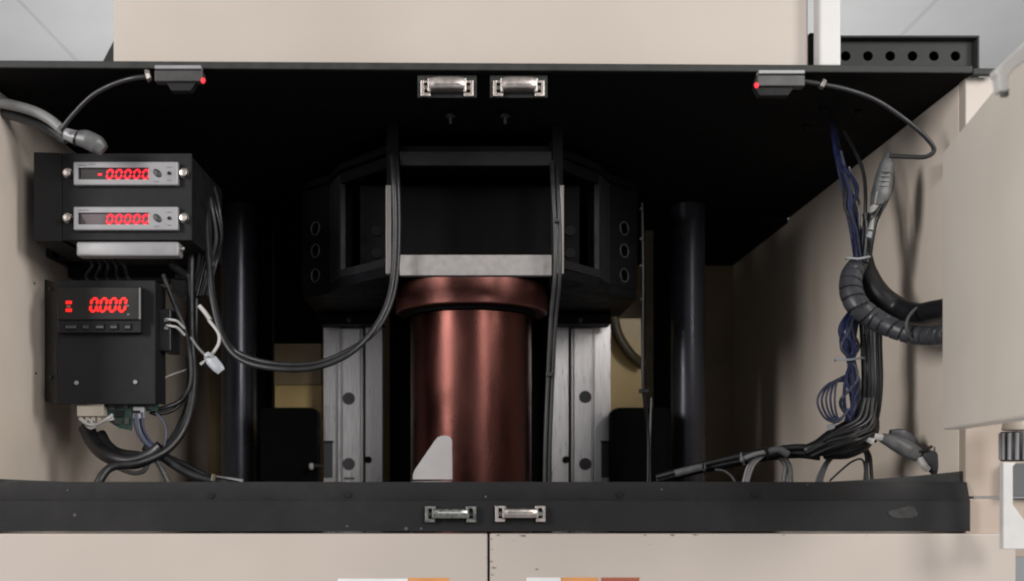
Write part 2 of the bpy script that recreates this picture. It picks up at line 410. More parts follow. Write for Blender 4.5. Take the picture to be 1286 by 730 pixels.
# ------------------------------------------------------------------ latch catches
def catch(name, X, Y, d, wpx, hpx, m1, m2, label, group, plate, lower):
    """U-shaped keeper: backing plate, two folded ears and a rounded bar between them"""
    t = thing(name, label, 'catch', P(X, Y, d), group)
    hw, hh = wpx / 2, hpx / 2
    if plate: obj('backing_plate', pbox(X - hw - 4, X + hw + 4, Y - hh - 1, Y + hh + 1, d + .004, .003, .0006), 'edge', t)
    for s in (-1, 1):
        bm = bmesh.new()
        xa, xb = sorted((X + s * hw, X + s * (hw - 12)))
        box(px(xa, d), px(xb, d), d - .002, d + .0035, pz(Y + hh, d), pz(Y + hh - 4.5, d), .0006, bm)
        xo = sorted((X + s * hw, X + s * (hw - 4)))
        box(px(xo[0], d), px(xo[1], d), d - .0021, d + .0035, pz(Y + hh, d), pz(Y - hh + 6 * lower, d), .0006, bm)
        xi = sorted((X + s * (hw - 13), X + s * (hw - 9)))
        bm2 = box(px(xi[0], d), px(xi[1], d), d - .004, d + .0035, pz(Y + hh - 5, d), pz(Y - hh + 4 * lower, d), .0006, bm)
        box(px(xa, d), px(xb, d), d - .0012, d + .0035, pz(Y - hh + 6 * lower + 3, d), pz(Y - hh + 6 * lower, d), .0005, bm)
        e = obj('ear', bm, m1, t)
        obj('screw', cyl(P(X + s * (hw - 6.4), Y + 2 * lower, d - .0005), (0, -1, 0), .0027, .002, 10), 'dullchrome' if m1 == 'chrome' else 'edge', e)
    bw = hw - 12
    bar = obj('bar', sweep([P(X - bw, Y - 1 - 1 * lower, d - .006), P(X - bw / 2, Y - 1 - 2 * lower, d - .0075), P(X + bw / 2, Y - 1 - 2 * lower, d - .0075), P(X + bw, Y - 1 - lower, d - .006)],
              hpx * .30 * d / F, n=16, square=.4), m2, t, True)
    obj('groove', pbox(X - bw * .8, X + bw * .8, Y - 2.6 - 1 * lower, Y - 1.4 - 1 * lower, d - .0075 - hpx * .30 * d / F - .0002, .0016, .0002), 'dullchrome' if m2 == 'chrome' else 'steel', bar)
    if lower: obj('keeper_plate', box(px(X - bw, d), px(X + bw, d), d - .004, d + .006, pz(Y + hh - 5, d), pz(Y + hh - 9, d), .0006), 'module', t)
    return t
catch('latch_catch', 561.5, 108.5, 1.305, 66, 26, 'chrome', 'chrome', 'shiny metal latch catch under the plate, the left one of the upper pair', 'latch catches', True, 1)
catch('latch_catch', 651.5, 108.5, 1.305, 64, 26, 'chrome', 'chrome', 'shiny metal latch catch under the plate, the right one of the upper pair', 'latch catches', True, 1)
catch('latch_catch', 566, 646, 1.294, 64, 20, 'dullchrome', 'dullchrome', 'dull dark metal latch catch on the sill beam', 'latch catches', False, 0)
catch('latch_catch', 653.5, 645.5, 1.294, 63, 20, 'chrome', 'chrome', 'bright metal latch catch on the sill beam', 'latch catches', False, 0)
for X, l in ((566, 'left'), (634.5, 'right')):
    t = thing('hanging_screw', 'small dark T-headed screw under the plate, %s one below the latch catches' % l, 'screw', P(X, 142, 1.456), 'T-headed screws')
    obj('screw_head', cyl(P(X, 145, 1.440), (0, 0, 1), 7 * 1.44 / F, .0042, 16, bev=.001, r2=4 * 1.44 / F), 'edge', t, True)
    obj('shank', cyl(P(X, 151, 1.440), (0, 0, 1), .0022, .011, 10), 'edge', t)
for i, (X, Y) in enumerate([(1034, 138), (1078, 141), (1013, 160)]):
    dd = .499 * F / (CY - Y) - .012
    tag(obj('plate_bolt', ball(P(X, Y, dd), .0055, (1, 1, .8)), 'carriage', None, True), ['small bolt under the plate just below the right cable gland', 'small bolt under the plate farthest right', 'small bolt under the plate, the lowest beside the blue wires'][i], 'bolt', 'bolts under the plate')

# ------------------------------------------------------------------ photo sensors with red lamps
def sensor(X0, X1, Y0, side, label):
    d = 1.292; t = thing('optical_sensor', label, 'sensor', P((X0 + X1) / 2, Y0, d), 'optical sensors')
    obj('clamp_plate', box(px(X0 + 1, d), px(X1 - 1, d), d - .003, 1.3, pz(Y0 + 4.5, d), pz(Y0, d), .0008), 'bezel', t)
    obj('body', pbox(X0, X1, Y0 + 5, Y0 + 19, d, .014, .0012), 'module', t)
    a, b_ = (X0 + 16, X1 - 11) if side < 0 else (X0 - 2, X1 - 17)
    obj('lens_block', prism([P(a - 2, Y0 + 19.3, d + .004), P(b_ + 4, Y0 + 19.3, d + .004), P(b_ - 4, Y0 + 31, d + .004), P(a + 5, Y0 + 31, d + .004)], (0, .012, 0), .001), 'black', t)
    Xl = X1 - .5 if side < 0 else X0 + .5
    e = obj('lamp_housing', prism([P(Xl, Y0 + 6, d + .001), P(Xl - side * 2, Y0 + 8, d + .001), P(Xl - side * 4.5, Y0 + 17, d + .001), P(Xl, Y0 + 18, d + .001)], (0, .01, 0)), 'black', t)
    obj('red_lamp', ball(P(Xl - side * 1.5, Y0 + 18.3, d - .001), .0029, (1, .7, 1.25)), 'dot', e)
    # cable gland
    Xg = X0 - 7 if side < 0 else X1 + 22
    g = obj('cable_gland', cyl(P(Xg, Y0 + (12 if side < 0 else 17), d + .006), (1, 0, .2 if side < 0 else -.45), .0088 if side < 0 else .0068, .0055, 8, bev=.001, r2=.0062), 'chrome', t)
    return t
sensor(194, 254, 83, -1, 'black optical sensor with red lamp and silver clamp, under the plate at upper left')
sensor(951, 1011, 89, 1, 'black optical sensor with a red lamp and silver clamp, under the plate at upper right')

def cable(name, pts, r, m, label, cat='cable', group=None, **k):
    return tag(obj(name, sweep([P(*p) for p in pts], r, **k), m, None, True), label, cat, group)
cable('sensor_cable', [(190, 96, 1.298), (165, 99, 1.30), (140, 107, 1.31), (115, 121, 1.32), (92, 144, 1.33), (76, 164, 1.335)], .0031, 'darkcable', 'thin black cable arching from the left sensor down to the grey plug')
cable('sensor_cable', [(1008, 102, 1.30), (1032, 106, 1.298), (1065, 113, 1.30), (1100, 126, 1.31), (1135, 149, 1.32), (1162, 172, 1.33), (1173, 188, 1.335), (1163, 197, 1.34), (1140, 197, 1.35), (1117, 196, 1.36)], .0030, 'darkcable', 'thin black cable looping from the right sensor towards the side wall and back')

# ------------------------------------------------------------------ grey cables and plug at upper left
cable('grey_cable', [(-30, 127, 1.36), (5, 130, 1.36), (40, 139, 1.36), (62, 150, 1.36), (78, 163, 1.36)], .0068, 'greycable', 'thick light grey cable entering at the left edge, the upper of two')
cable('grey_cable', [(-30, 139, 1.38), (5, 142, 1.38), (40, 152, 1.38), (62, 162, 1.38), (84, 176, 1.38)], .0072, 'conduit', 'thick darker grey cable entering at the left edge, beneath the lighter one')
t = thing('cable_plug', 'silver and grey plug lying on top of the black meter housing', 'plug', P(108, 185, 1.36))
obj('collar', sweep([P(74, 162, 1.355), P(80, 166, 1.355), P(84, 169, 1.355)], [.005, .0075, .0065], square=.2), 'rubbed', t, True)
obj('sleeve', sweep([P(83, 168, 1.352), P(90, 171, 1.352), P(98, 173.5, 1.352)], [.0075, .0085, .0095], n=14), 'bezel', t, True)
obj('ring', sweep([P(97, 173, 1.352), P(99, 174, 1.352)], [.0108, .0108], n=14), 'rubber', t)
obj('shell', sweep([P(99, 174, 1.352), P(110, 176, 1.352), P(122, 182, 1.354), P(130, 189, 1.356)], [.0098, .0122, .0122, .008], n=12, square=.3), 'hood', t, True)

# ------------------------------------------------------------------ meter housing with two panel meters
dm = 1.40
mh = thing('meter_housing', 'black steel housing box on the left wall holding two panel meters', 'housing', P(60, 315, dm + .1))
obj('face_plate', pbox(78, 241, 192.5, 302, dm, .003, .0012), 'black', mh)
obj('side_bracket', prism([P(42, 191, dm + .001), P(77.6, 192, dm + .001), P(77.6, 303, dm + .001), P(42, 303, dm + .001)], (0, .14, 0), .001), 'black', mh)
obj('enclosure', prism([P(80, 194, dm + .004), P(239, 194, dm + .004), P(239, 301, dm + .004), P(80, 301, dm + .004)], (0, .18, 0), .001), 'black', mh)
obj('wall_bracket', box(XL + .0003, XL + .010, 1.52, 1.60, pz(300, dm), pz(200, dm), .001), 'black', mh)
obj('wall_bracket', box(XL + .0101, px(79, dm + .004), 1.54, 1.55, pz(300, dm), pz(200, dm), .001), 'black', mh)

SEG = {'0': 'abcdef', '-': 'g'}
def digit_bm(x, z, y, w, h, t, slant, segs):
    """seven-segment figure, each bar a small hexagonal prism"""
    bm = bmesh.new()
    def sh(u, v): return (x + u + slant * v, y, z + v)
    def hbar(v, u0=0, u1=w):
        g = t * .15
        prism([sh(u0 + g + t / 2, v - t / 2), sh(u1 - g - t / 2, v - t / 2), sh(u1 - g, v), sh(u1 - g - t / 2, v + t / 2), sh(u0 + g + t / 2, v + t / 2), sh(u0 + g, v)], (0, .0008, 0), 0, bm)
    def vbar(u, v0, v1):
        g = t * .15
        prism([sh(u - t / 2, v0 + g + t / 2), sh(u, v0 + g), sh(u + t / 2, v0 + g + t / 2), sh(u + t / 2, v1 - g - t / 2), sh(u, v1 - g), sh(u - t / 2, v1 - g - t / 2)], (0, .0008, 0), 0, bm)
    if 'a' in segs: hbar(h)
    if 'g' in segs: hbar(h / 2)
    if 'd' in segs: hbar(0)
    if 'f' in segs: vbar(0, h / 2, h)
    if 'e' in segs: vbar(0, 0, h / 2)
    if 'b' in segs: vbar(w, h / 2, h)
    if 'c' in segs: vbar(w, 0, h / 2)
    return bm
def meter(Yt, label, first):
    d = dm - .008; u = d / F
    t = thing('panel_meter', label, 'meter', P(157, Yt + 29, d), 'panel meters')
    # bezel as a frame round the window
    X0, X1, Y0, Y1 = 92, 223.5, Yt, Yt + 29.5; wx0, wx1, wy0, wy1 = 98, 186.5, Yt + 7.5, Yt + 22.5
    bm = bmesh.new()
    obj('bezel', holed_rect(X0, X1, Y0, Y1, wx0, wx1, wy0, wy1, d, .0085), 'bezel', t)
    win = obj('display_window', pbox(wx0 + .2, wx1 - .2, wy0 + .2, wy1 - .2, d + .0035, .003, 0), 'glass' if first else 'glass_reflect', t)
    if not first: 
        obj('reflection_gap', prism([P(98.5, wy0 + 1, d + .003), P(101, wy0 + 1, d + .003), P(108, wy1 - .6, d + .003), P(98.5, wy1 - .6, d + .003)], (0, .0004, 0)), 'glass', win)  # dark wedge left out of the painted window reflection
    for k in range(5):
        bmd = digit_bm(px(133 + k * 11.3, d), pz(wy1 - 2.0, d), d + .0024, 6.6 * u, 10.5 * u, 2.6 * u, .16, 'abcdef')
        obj('digit', bmd, 'led', win)
    if first: obj('minus_sign', pbox(123, 128, Yt + 15, Yt + 17.4, d + .0024, .0008, 0), 'led', win)
    b_ = obj('oval_button', ball(P(197.5, Yt + 14.5, d - .0005), 4.0 * u, (1.0, .45, 1.6)), 'module', t, True)
    b_.rotation_euler = (0, -.75, 0)
    obj('small_button', cyl(P(212.5, Yt + 14.6, d - .0008), (0, -1, 0), 2.1 * u, .002, 12), 'dark', t)
    bm = bmesh.new()
    for a, c, yy in ((97.5, 103.5, 4.6), (104.5, 108, 4.6), (111, 119.5, 3.4) if first else (109, 111, 4.6), (209.5, 216, 7.2), (210, 215, 23.5), (193, 200, 25.2)):
        pbox(a, c, Yt + yy - .8, Yt + yy + .7, d - .00025, .0002, 0, bm)
    tag(obj('print_marks', bm, 'print', t), kind='stuff')
    for X in (85, 231):
        s = obj('thumb_screw', cyl(P(X, Yt + 14.6, dm - .005), (0, -1, 0), 5.0 * u, .009, 14, bev=.0012), 'chrome', t, True)
        obj('washer', cyl(P(X, Yt + 14.6, dm - .0008), (0, -1, 0), 6.4 * u, .0012, 16), 'dullchrome', s)
    return t
def holed_rect(X0, X1, Y0, Y1, a, b_, c, e, d, dep):
    bm = bmesh.new()
    out = [P(X0, Y0, d), P(X1, Y0, d), P(X1, Y1, d), P(X0, Y1, d)]; inn = [P(a, c, d), P(b_, c, d), P(b_, e, d), P(a, e, d)]
    O = [bm.verts.new(p) for p in out]; I = [bm.verts.new(p) for p in inn]
    ob = [bm.verts.new(p + Vector((0, dep, 0))) for p in out]; ib = [bm.verts.new(p + Vector((0, dep, 0))) for p in inn]
    for i in range(4):
        j = (i + 1) % 4
        bm.faces.new([O[i], O[j], I[j], I[i]]); bm.faces.new([O[j], O[i], ob[i], ob[j]]); bm.faces.new([I[i], I[j], ib[j], ib[i]]); bm.faces.new([ob[i], ib[i], ib[j], ob[j]])
    bmesh.ops.recalc_face_normals(bm, faces=bm.faces[:])
    es = [e_ for e_ in bm.edges if e_.verts[0] in O + ob and e_.verts[1] in O + ob]
    bmesh.ops.bevel(bm, geom=es, offset=.0016, segments=2, profile=.5, affect='EDGES')
    return bm
meter(203, 'silver panel meter with red zeros and a minus sign, upper one in the black housing', True)
meter(259.5, 'silver panel meter with red zeros and painted grey window reflection, lower in black housing', False)
t = thing('blank_module', 'plain silver-grey module bar without a display, under the black meter housing', 'module', P(160, 322, dm + .01))
obj('casing', pbox(95.5, 224.5, 303.5, 321.5, dm - .004, .022, .0028, seg=3), 'bezel', t, True)
obj('side_screw', cyl(P(228.5, 312.5, dm + .004), (1, 0, 0), .003, .007, 10, bev=.0006), 'chrome', t, True)

# ------------------------------------------------------------------ scale indicator on its mounting plate
di = 1.44; u = di / F
mp_ = thing('mounting_plate', 'black folded mounting plate on the left wall below the meter housing', 'plate', P(70, 508, di))
obj('plate', pbox(72, 195, 352, 508, di, .003, .0012), 'black', mp_)
obj('side_flange', prism([P(56.5, 351, 1.52), P(72, 356, di + .001), P(72, 507, di + .001), P(56.5, 504, 1.52)], (-.002, 0.0015, 0)), 'black', mp_)
obj('wall_foot', box(XL + .0003, px(57, 1.52), 1.5205, 1.5235, pz(504, 1.52), pz(351, 1.52)), 'black', mp_)
obj('return_flange', box(px(193.4, di), px(195, di), di + .0031, di + .05, pz(506, di), pz(354, di), .0006), 'black', mp_)
for i, (X, Y, dd) in enumerate(((96, 481, di - .001), (170, 480, di - .001), (63, 363, di + .021), (64, 474, di + .021))):
    obj('screw', cyl(P(X, Y, dd), (0, -1, 0) if i < 2 else (.9, -.4, 0), .0031, .003, 8, bev=.0006), 'bezel' if i < 2 else 'edge', mp_)
for Y in (356, 469):
    tag(obj('wall_screw', cyl(P(43 if Y < 400 else 45, Y, .623 * F / (CX - (43 if Y < 400 else 45)) - .001), (1, 0, 0), .0015, .002, 8), 'edge'), 'tiny screw in the left wall beside the mounting plate, %s one' % ('upper' if Y < 400 else 'lower'), 'screw', 'wall screws')
ind = thing('digital_indicator', 'dark grey digital indicator showing red 0.000 with a row of keys', 'display', P(125, 416, di - .01))
d2 = di - .016
obj('casing', pbox(72.5, 177, 360, 418, d2 + .004, .0115, .0012), 'black', ind)
face = obj('display_face', pbox(73, 176, 361, 401.5, d2, .0038, .0008), 'face', ind)
for k in range(4):
    obj('digit', digit_bm(px(113.2 + k * 12, d2), pz(391, d2), d2 - .0009, 7.2 * u, 15.5 * u, 3.1 * u, .17, 'abcdef'), 'led2', face)
obj('decimal_point', pbox(121.6, 124, 389.3, 391.8, d2 - .0009, .0006, 0), 'led2', face)
for Y in (380, 389.8): obj('status_lamp', pbox(82.5, 90, Y - 2, Y + 1.8, d2 - .0009, .0006, .0002), 'led2', face)
obj('status_label', pbox(83.5, 88.5, 383.5, 386.5, d2 - .0006, .0004, 0), 'red', face)
for X, Y in ((160.5, 384), (161, 395)): obj('unit_mark', pbox(X - 1.3, X + 1.3, Y - 1, Y + 1, d2 - .0004, .0003, 0), 'print', face)
obj('trim_strip', pbox(174.5, 176.5, 361.5, 401, d2 - .0007, .0006, 0), 'print', face)
for X, wk in ((89, 7.5), (107.5, 4.5), (125, 5.5), (142.5, 5), (160, 4)):
    k_ = obj('key', pbox(X - wk, X + wk, 405.5, 414, d2 + .0012, .0025, .0007), 'black', ind)
    obj('key_mark', pbox(X - wk + 1, X + wk - 1, 409.5, 412, d2 + .0009, .0003, 0), 'rubbed', k_)

# relay module beside the plate
t = thing('relay_module', 'small black relay module with grey face strip, right of the mounting plate', 'relay', P(205, 438, di + .03))
obj('case', pbox(199.5, 214.5, 388, 441, di + .02, .05, .0015), 'rubber', t)
obj('face_strip', pbox(196, 199.3, 381, 431, di + .018, .01, .0006), 'cap', t)
obj('terminal', pbox(206, 211, 400, 404, di + .018, .003, .0005), 'bezel', t); obj('terminal', pbox(206, 211, 410, 414, di + .018, .003, .0005), 'bezel', t)
for Y in (401, 409):
    cable('white_wire', [(209, Y, di + .018), (216, Y + 1, di + .016), (223, Y + 3, di + .02), (232, Y + 12, di + .03)], .0019, 'whitewire', 'short white wire out of the small black relay module, %s one' % ('upper' if Y == 401 else 'lower'), 'wire', 'relay wires')

# circuit board and terminals under the plate
db = di + .015
t = thing('circuit_board', 'green circuit board with a cream terminal block hanging below the mounting plate', 'circuit board', P(140, 540, db))
obj('board', prism([P(130, 505, db + .006), P(200, 505, db + .006), P(198, 516, db + .006), P(168, 518, db + .006), P(165, 541, db + .006), P(150, 538, db + .006), P(134, 528, db + .006)], (0, .002, 0)), 'pcb', t)
tb = obj('terminal_block', pbox(96.5, 129.5, 509.8, 523, db - .01, .03, .0008), 'cream', t)
for k in range(4): obj('contact', pbox(99 + k * 7.6, 104 + k * 7.6, 523.3, 529 + (k % 2) * 3, db - .006, .008, .0006), 'cream', tb)
for X, Y, a, c in ((140, 512, 4, 3), (150, 520, 5, 4), (158, 510, 3, 2.5), (147, 530, 4, 3), (159, 529, 3, 4), (186, 511, 5, 3)):
    obj('chip', pbox(X - a, X + a, Y - c, Y + c, db + .003, .003, .0004), random.choice(['module', 'black', 'rubbed']), t)
pc = obj('metal_connector', pbox(167, 181, 511, 526, db - .004, .009, .001), 'bezel', t)
obj('connector_slot', pbox(165.5, 176, 515.5, 519.5, db - .0045, .002, .0003), 'dark', pc)
for i, pts in enumerate([[(100, 526, db - .008), (110, 533, db - .012), (122, 533, db - .012), (142, 523, db - .008)],
                         [(104, 528, db - .006), (114, 538, db - .01), (128, 530, db - .012), (143, 526, db - .006)],
                         [(112, 527, db - .006), (119, 534, db - .012), (133, 527, db - .014), (141, 521, db - .008)]]):
    cable('bare_wire', pts, .0022, 'whitewire', 'crumpled white wires twisted together below the cream terminal block', 'wire', 'white wires below the terminal block')

# ------------------------------------------------------------------ cables on the left side
g = 'black cables hanging beside the mounting plate'
def lc(pts, r, m='rubber', label='black cable in the tangle between the mounting plate and the left guide column', name='black_cable', group=g, cat='cable', **k):
    return cable(name, pts, r, m, label, cat, group, **k)
lc([(244, 240, 1.50), (241, 300, 1.50), (240, 350, 1.50), (241, 420, 1.50), (243, 480, 1.49), (234, 530, 1.47), (212, 563, 1.45), (176, 581, 1.43), (140, 587, 1.42), (125, 604, 1.41), (121, 618, 1.41)], .0062, label='thickest black cable, hanging straight and then curling left to the sill')
lc([(250, 250, 1.52), (247, 330, 1.52), (245, 420, 1.52), (240, 490, 1.51), (227, 532, 1.49), (207, 562, 1.47), (182, 578, 1.45), (150, 583, 1.44)], .0045)
lc([(205, 345, 1.47), (216, 375, 1.47), (230, 408, 1.47), (238, 440, 1.48), (240, 480, 1.48), (228, 502, 1.48), (208, 512, 1.47), (192, 515, 1.47)], .0033, label='thin black cable slanting past the relay module and hooking back left')
lc([(236, 450, 1.50), (237, 486, 1.50), (222, 512, 1.49), (200, 520, 1.48), (188, 518, 1.475)], .0028)
lc([(108, 536, 1.49), (118, 556, 1.48), (135, 572, 1.46), (165, 580, 1.45), (190, 572, 1.45), (203, 562, 1.45)], .0110, label='fat black cable slumped below the circuit board')
lc([(126, 545, 1.49), (135, 560, 1.48), (150, 570, 1.47), (175, 574, 1.46)], .008)
lc([(190, 565, 1.46), (210, 578, 1.46), (232, 592, 1.46), (258, 602, 1.46), (300, 610, 1.46)], .0066, label='black cable running from the tangle right down behind the sill')
lc([(180, 562, 1.48), (206, 572, 1.48), (236, 586, 1.48), (262, 599, 1.48), (290, 608, 1.48)], .0045)
lc([(215, 332, 1.5), (228, 342, 1.5), (238, 350, 1.5), (240, 380, 1.51), (236, 420, 1.51)], .006)
for k in range(7):
    X = 246 + k * 4.5
    lc([(X - 4, 232 + 5 * k % 13, 1.49 + .008 * k), (X + 2, 262, 1.48 + .008 * k), (X + 5 + 2 * (k % 3), 300, 1.49 + .008 * k), (X + 3 - k, 335, 1.5 + .008 * k), (X - 6 - k, 372, 1.51)], random.uniform(.0018, .0034), random.choice(['rubber', 'rubber', 'conduit']), 'thin dark wire in the bunch hanging behind the meter housing', 'dark_wire', 'dark wires behind the meter housing', 'wire')
for k in range(5):
    lc([(112 + 9 * k, 322, 1.5), (116 + 10 * k, 334, 1.49), (108 + 13 * k, 348, 1.5), (120 + 12 * k, 360, 1.5)], .0023, 'conduit', 'short dark wire between the grey module bar and the mounting plate', 'dark_wire', 'short dark wires above the indicator', 'wire')
t = thing('wall_connector', 'dull grey connector hanging behind the cables right of the grey module bar', 'connector', P(228, 370, 1.56))
obj('body', prism([P(214, 350, 1.56), P(238, 352, 1.56), P(240, 372, 1.56), P(230, 378, 1.56), P(215, 366, 1.56)], (0, .03, 0), .002), 'hood', t)
obj('latch', pbox(219, 233, 344, 351, 1.557, .02, .001), 'module', t)
t = thing('enclosure_duct', 'dark cable duct bar below the grey module bar', 'duct', P(160, 345, 1.6))
obj('duct', box(XL + .001, px(236, 1.6), 1.6, 1.66, pz(349, 1.6), pz(327, 1.6), .003), 'black', t)
cable('thin_white_wire', [(196, 480, 1.49), (215, 471, 1.49), (236, 463, 1.5), (246, 452, 1.5)], .0014, 'whitewire', 'thin white wire stretched across the beige wall right of the mounting plate', 'wire')
cable('white_wire', [(240, 424, 1.46), (250, 438, 1.455), (262, 450, 1.45)], .0022, 'hood', 'short grey wire running down into the white cable tag', 'wire')
cable('white_wire', [(250, 384, 1.47), (257, 392, 1.47), (264, 402, 1.465)], .0032, 'whitewire', 'short stiff white wire end beside the hanging black cables', 'wire')
cable('white_wire', [(262, 402, 1.466), (274, 418, 1.46), (275, 430, 1.455), (270, 440, 1.452), (262, 450, 1.45), (252, 458, 1.45)], .0024, 'whitewire', 'looped white wire end curling round the white cable tag', 'wire')
t = thing('cable_tag', 'white plastic cable tag hanging by the left guide column', 'tag', P(270, 468, 1.44))
obj('tag', sweep([P(259, 444, 1.444), P(266, 453, 1.442), P(274, 462, 1.44), (P(278, 467, 1.44))], [.004, .0085, .0078, .006], n=10, square=.5, flat=.45), 'tie', t, True)
obj('strap', sweep([P(257, 450, 1.445), P(263, 446, 1.434), P(268, 443, 1.445)], .0014, n=6), 'whitewire', t, True)
cable('ribbon_cable', [(172, 520, 1.455), (174, 538, 1.455), (182, 553, 1.455), (196, 565, 1.455)], .0052, 'slate', 'slate blue ribbon cable below the metal connector')
cable('blue_wire', [(196, 519, 1.46), (206, 530, 1.455), (209, 548, 1.45), (205, 566, 1.45)], .0016, 'slate', 'thin blue wire looping down beside the slate ribbon cable', 'wire')
cable('blue_wire', [(178, 518, 1.45), (181, 540, 1.45), (190, 556, 1.45), (200, 566, 1.45)], .0014, 'blue', 'thin dark blue wire lying along the slate ribbon cable', 'wire')
for k, pts in enumerate([[(142, 585, 1.7), (165, 594, 1.7), (180, 592, 1.7), (186, 582, 1.7)], [(196, 578, 1.6), (204, 592, 1.6), (214, 612, 1.6)]]):
    lc(pts, .004, 'hood', 'faint grey cable near the left wall just above the sill, %s one' % ('left' if k == 0 else 'right'), 'grey_cable', 'faint grey cables')
tag(obj('brass_fitting', cyl(P(268, 600, 1.45), (.2, 0, 1), .0035, .01, 8, bev=.0008), 'olive'), 'tiny brass fitting where the black cable meets the sill', 'fitting')
cable('grey_cable', [(268, 600, 1.47), (285, 602, 1.5), (305, 605, 1.5)], .0035, 'greycable', 'short grey cable end lying behind the sill beside the brass fitting')

# the twin cable that droops to the carriage
lab = 'long black cable drooping from left bundle to carriage, '
A = [(258, 262, 1.50), (262, 330, 1.48), (267, 378, 1.47), (280, 425, 1.46), (303, 452, 1.45), (345, 463, 1.44), (395, 462, 1.44), (436, 446, 1.44), (466, 418, 1.45), (486, 382, 1.46), (494, 340, 1.47), (496, 280, 1.475), (494, 215, 1.48), (490, 170, 1.55)]
cable('droop_cable', A, .0042, 'darkcable', lab + 'the outer one of the twin', 'cable', 'twin drooping cables')
cable('droop_cable', [(x + (4.6 if y < 430 and x > 400 else 2), y - (6 if 290 < x < 455 else 1) , d + .004) for x, y, d in A], .0036, 'darkcable', lab + 'the inner one of the twin', 'cable', 'twin drooping cables')
B = [(693, 180, 1.53), (694, 225, 1.485), (697, 290, 1.475), (697, 345, 1.475), (692, 400, 1.49), (688, 480, 1.5), (685, 560, 1.5), (684, 625, 1.5)]
cable('hanging_cable', B, .0034, 'darkcable', 'thin black cable in front of the brown cylinder right side, left strand', 'cable', 'cables in front of the cylinder')
cable('hanging_cable', [(x + 6 - max(0, (y - 380)) * .003, y, d + .002) for x, y, d in B], .0030, 'rubber', 'thin black cable in front of the brown cylinder right side, right strand', 'cable', 'cables in front of the cylinder')
for Y in (276, 470): tag(obj('cable_clip', pbox(696 if Y < 300 else 686, 702 if Y < 300 else 694, Y - 3, Y + 3, 1.468 if Y < 300 else 1.492, .012, .001), 'rubber'), 'small black cable clip on the cables at the silver post' if Y < 300 else 'small black cable clip low on the cables beside the cylinder', 'clip')
C_ = [(806, 255, 1.7), (807, 330, 1.7), (807, 420, 1.7), (808, 490, 1.7), (814, 540, 1.72), (814, 612, 1.72)]
cable('hanging_cable', C_, .0028, 'rubber', 'thin black cable hanging beside the right end of the carriage to the black box')
tag(obj('cable_clip', pbox(803, 815, 488.5, 493.5, 1.69, .01, .001), 'rubber'), 'small black clip on the thin cable above the right black box', 'clip')
for Y in (262, 300, 334, 376):
    tag(obj('clamp_screw', ball(P(804.5, Y, 1.692), .0026), 'rubbed'), 'tiny screw head at the right end of the carriage, %s' % ['topmost of four', 'second from the top', 'third from the top', 'lowest of four'][(262, 300, 334, 376).index(Y)], 'screw', 'screws beside the carriage')
cable('thin_wire', [(818, 500, 1.82), (816, 560, 1.82), (816, 612, 1.82)], .0014, 'greycable', 'thin grey wire hanging in front of the right black box', 'wire')

# ------------------------------------------------------------------ carriage (octagonal crosshead)
ca = thing('machine_carriage', 'black octagonal machine carriage with a silver front bar, above the brown cylinder', 'carriage', (0, 1.7, .28))
zb0, zt0 = .2815, .462
pl = [(-.115, 1.5), (-.200, 1.60), (-.225, 1.66), (-.297, 1.80), (-.297, 1.915), (.297, 1.915), (.297, 1.80), (.225, 1.66), (.200, 1.60), (.115, 1.5)]
# bottom plate with a bite for the cylinder flange
bite = [(-.1225, 1.60), (-.134, 1.66)] + [(-.134 * math.cos(a), 1.72 + .134 * math.sin(a)) for a in [math.pi * k / 20 for k in range(21)]] + [(.134, 1.66), (.1225, 1.60)]
b = bmesh.new()
outer = [(-.1225, 1.513), (-.200, 1.60), (-.225, 1.66), (-.276, 1.71), (-.276, 1.91), (.276, 1.91), (.276, 1.71), (.225, 1.66), (.200, 1.60), (.1225, 1.513)]
loop = [(x, y, zb0 + .001) for x, y in outer] + [(x, y, zb0 + .001) for x, y in reversed(bite)]
obj('bottom_plate', prism(loop, (0, 0, .014)), 'carriage', ca)
obj('core_block', box(-.17, .17, 1.60, 1.90, .3055, .44, .003), 'under', ca)
obj('front_bar', box(-.1015, .1185, 1.5, 1.514, zb0, .3115, .001), 'bar', ca)
obj('upper_bar', box(-.1015, .1185, 1.5, 1.512, .441, .4615, .001), 'carriage_edge', ca)
for x0, x1, m_ in ((-.1215, -.1140, 'post'), (.1265, .1360, 'post')):
    obj('corner_post', box(x0, x1, 1.498, 1.516, zb0 + .002, .412, .0008), m_, ca)
for x0, x1 in ((-.1215, -.1020), (.1190, .1360)):
    obj('upper_post', box(x0 + .001, x1 - .001, 1.5, 1.516, .4125, .505, .0008), 'carriage', ca)
obj('cable_channel', box(-.1137, -.1018, 1.506, 1.518, zb0 + .002, .412), 'carriage_edge', ca)
obj('cable_channel', box(.1188, .1262, 1.506, 1.518, zb0 + .002, .412), 'carriage_edge', ca)
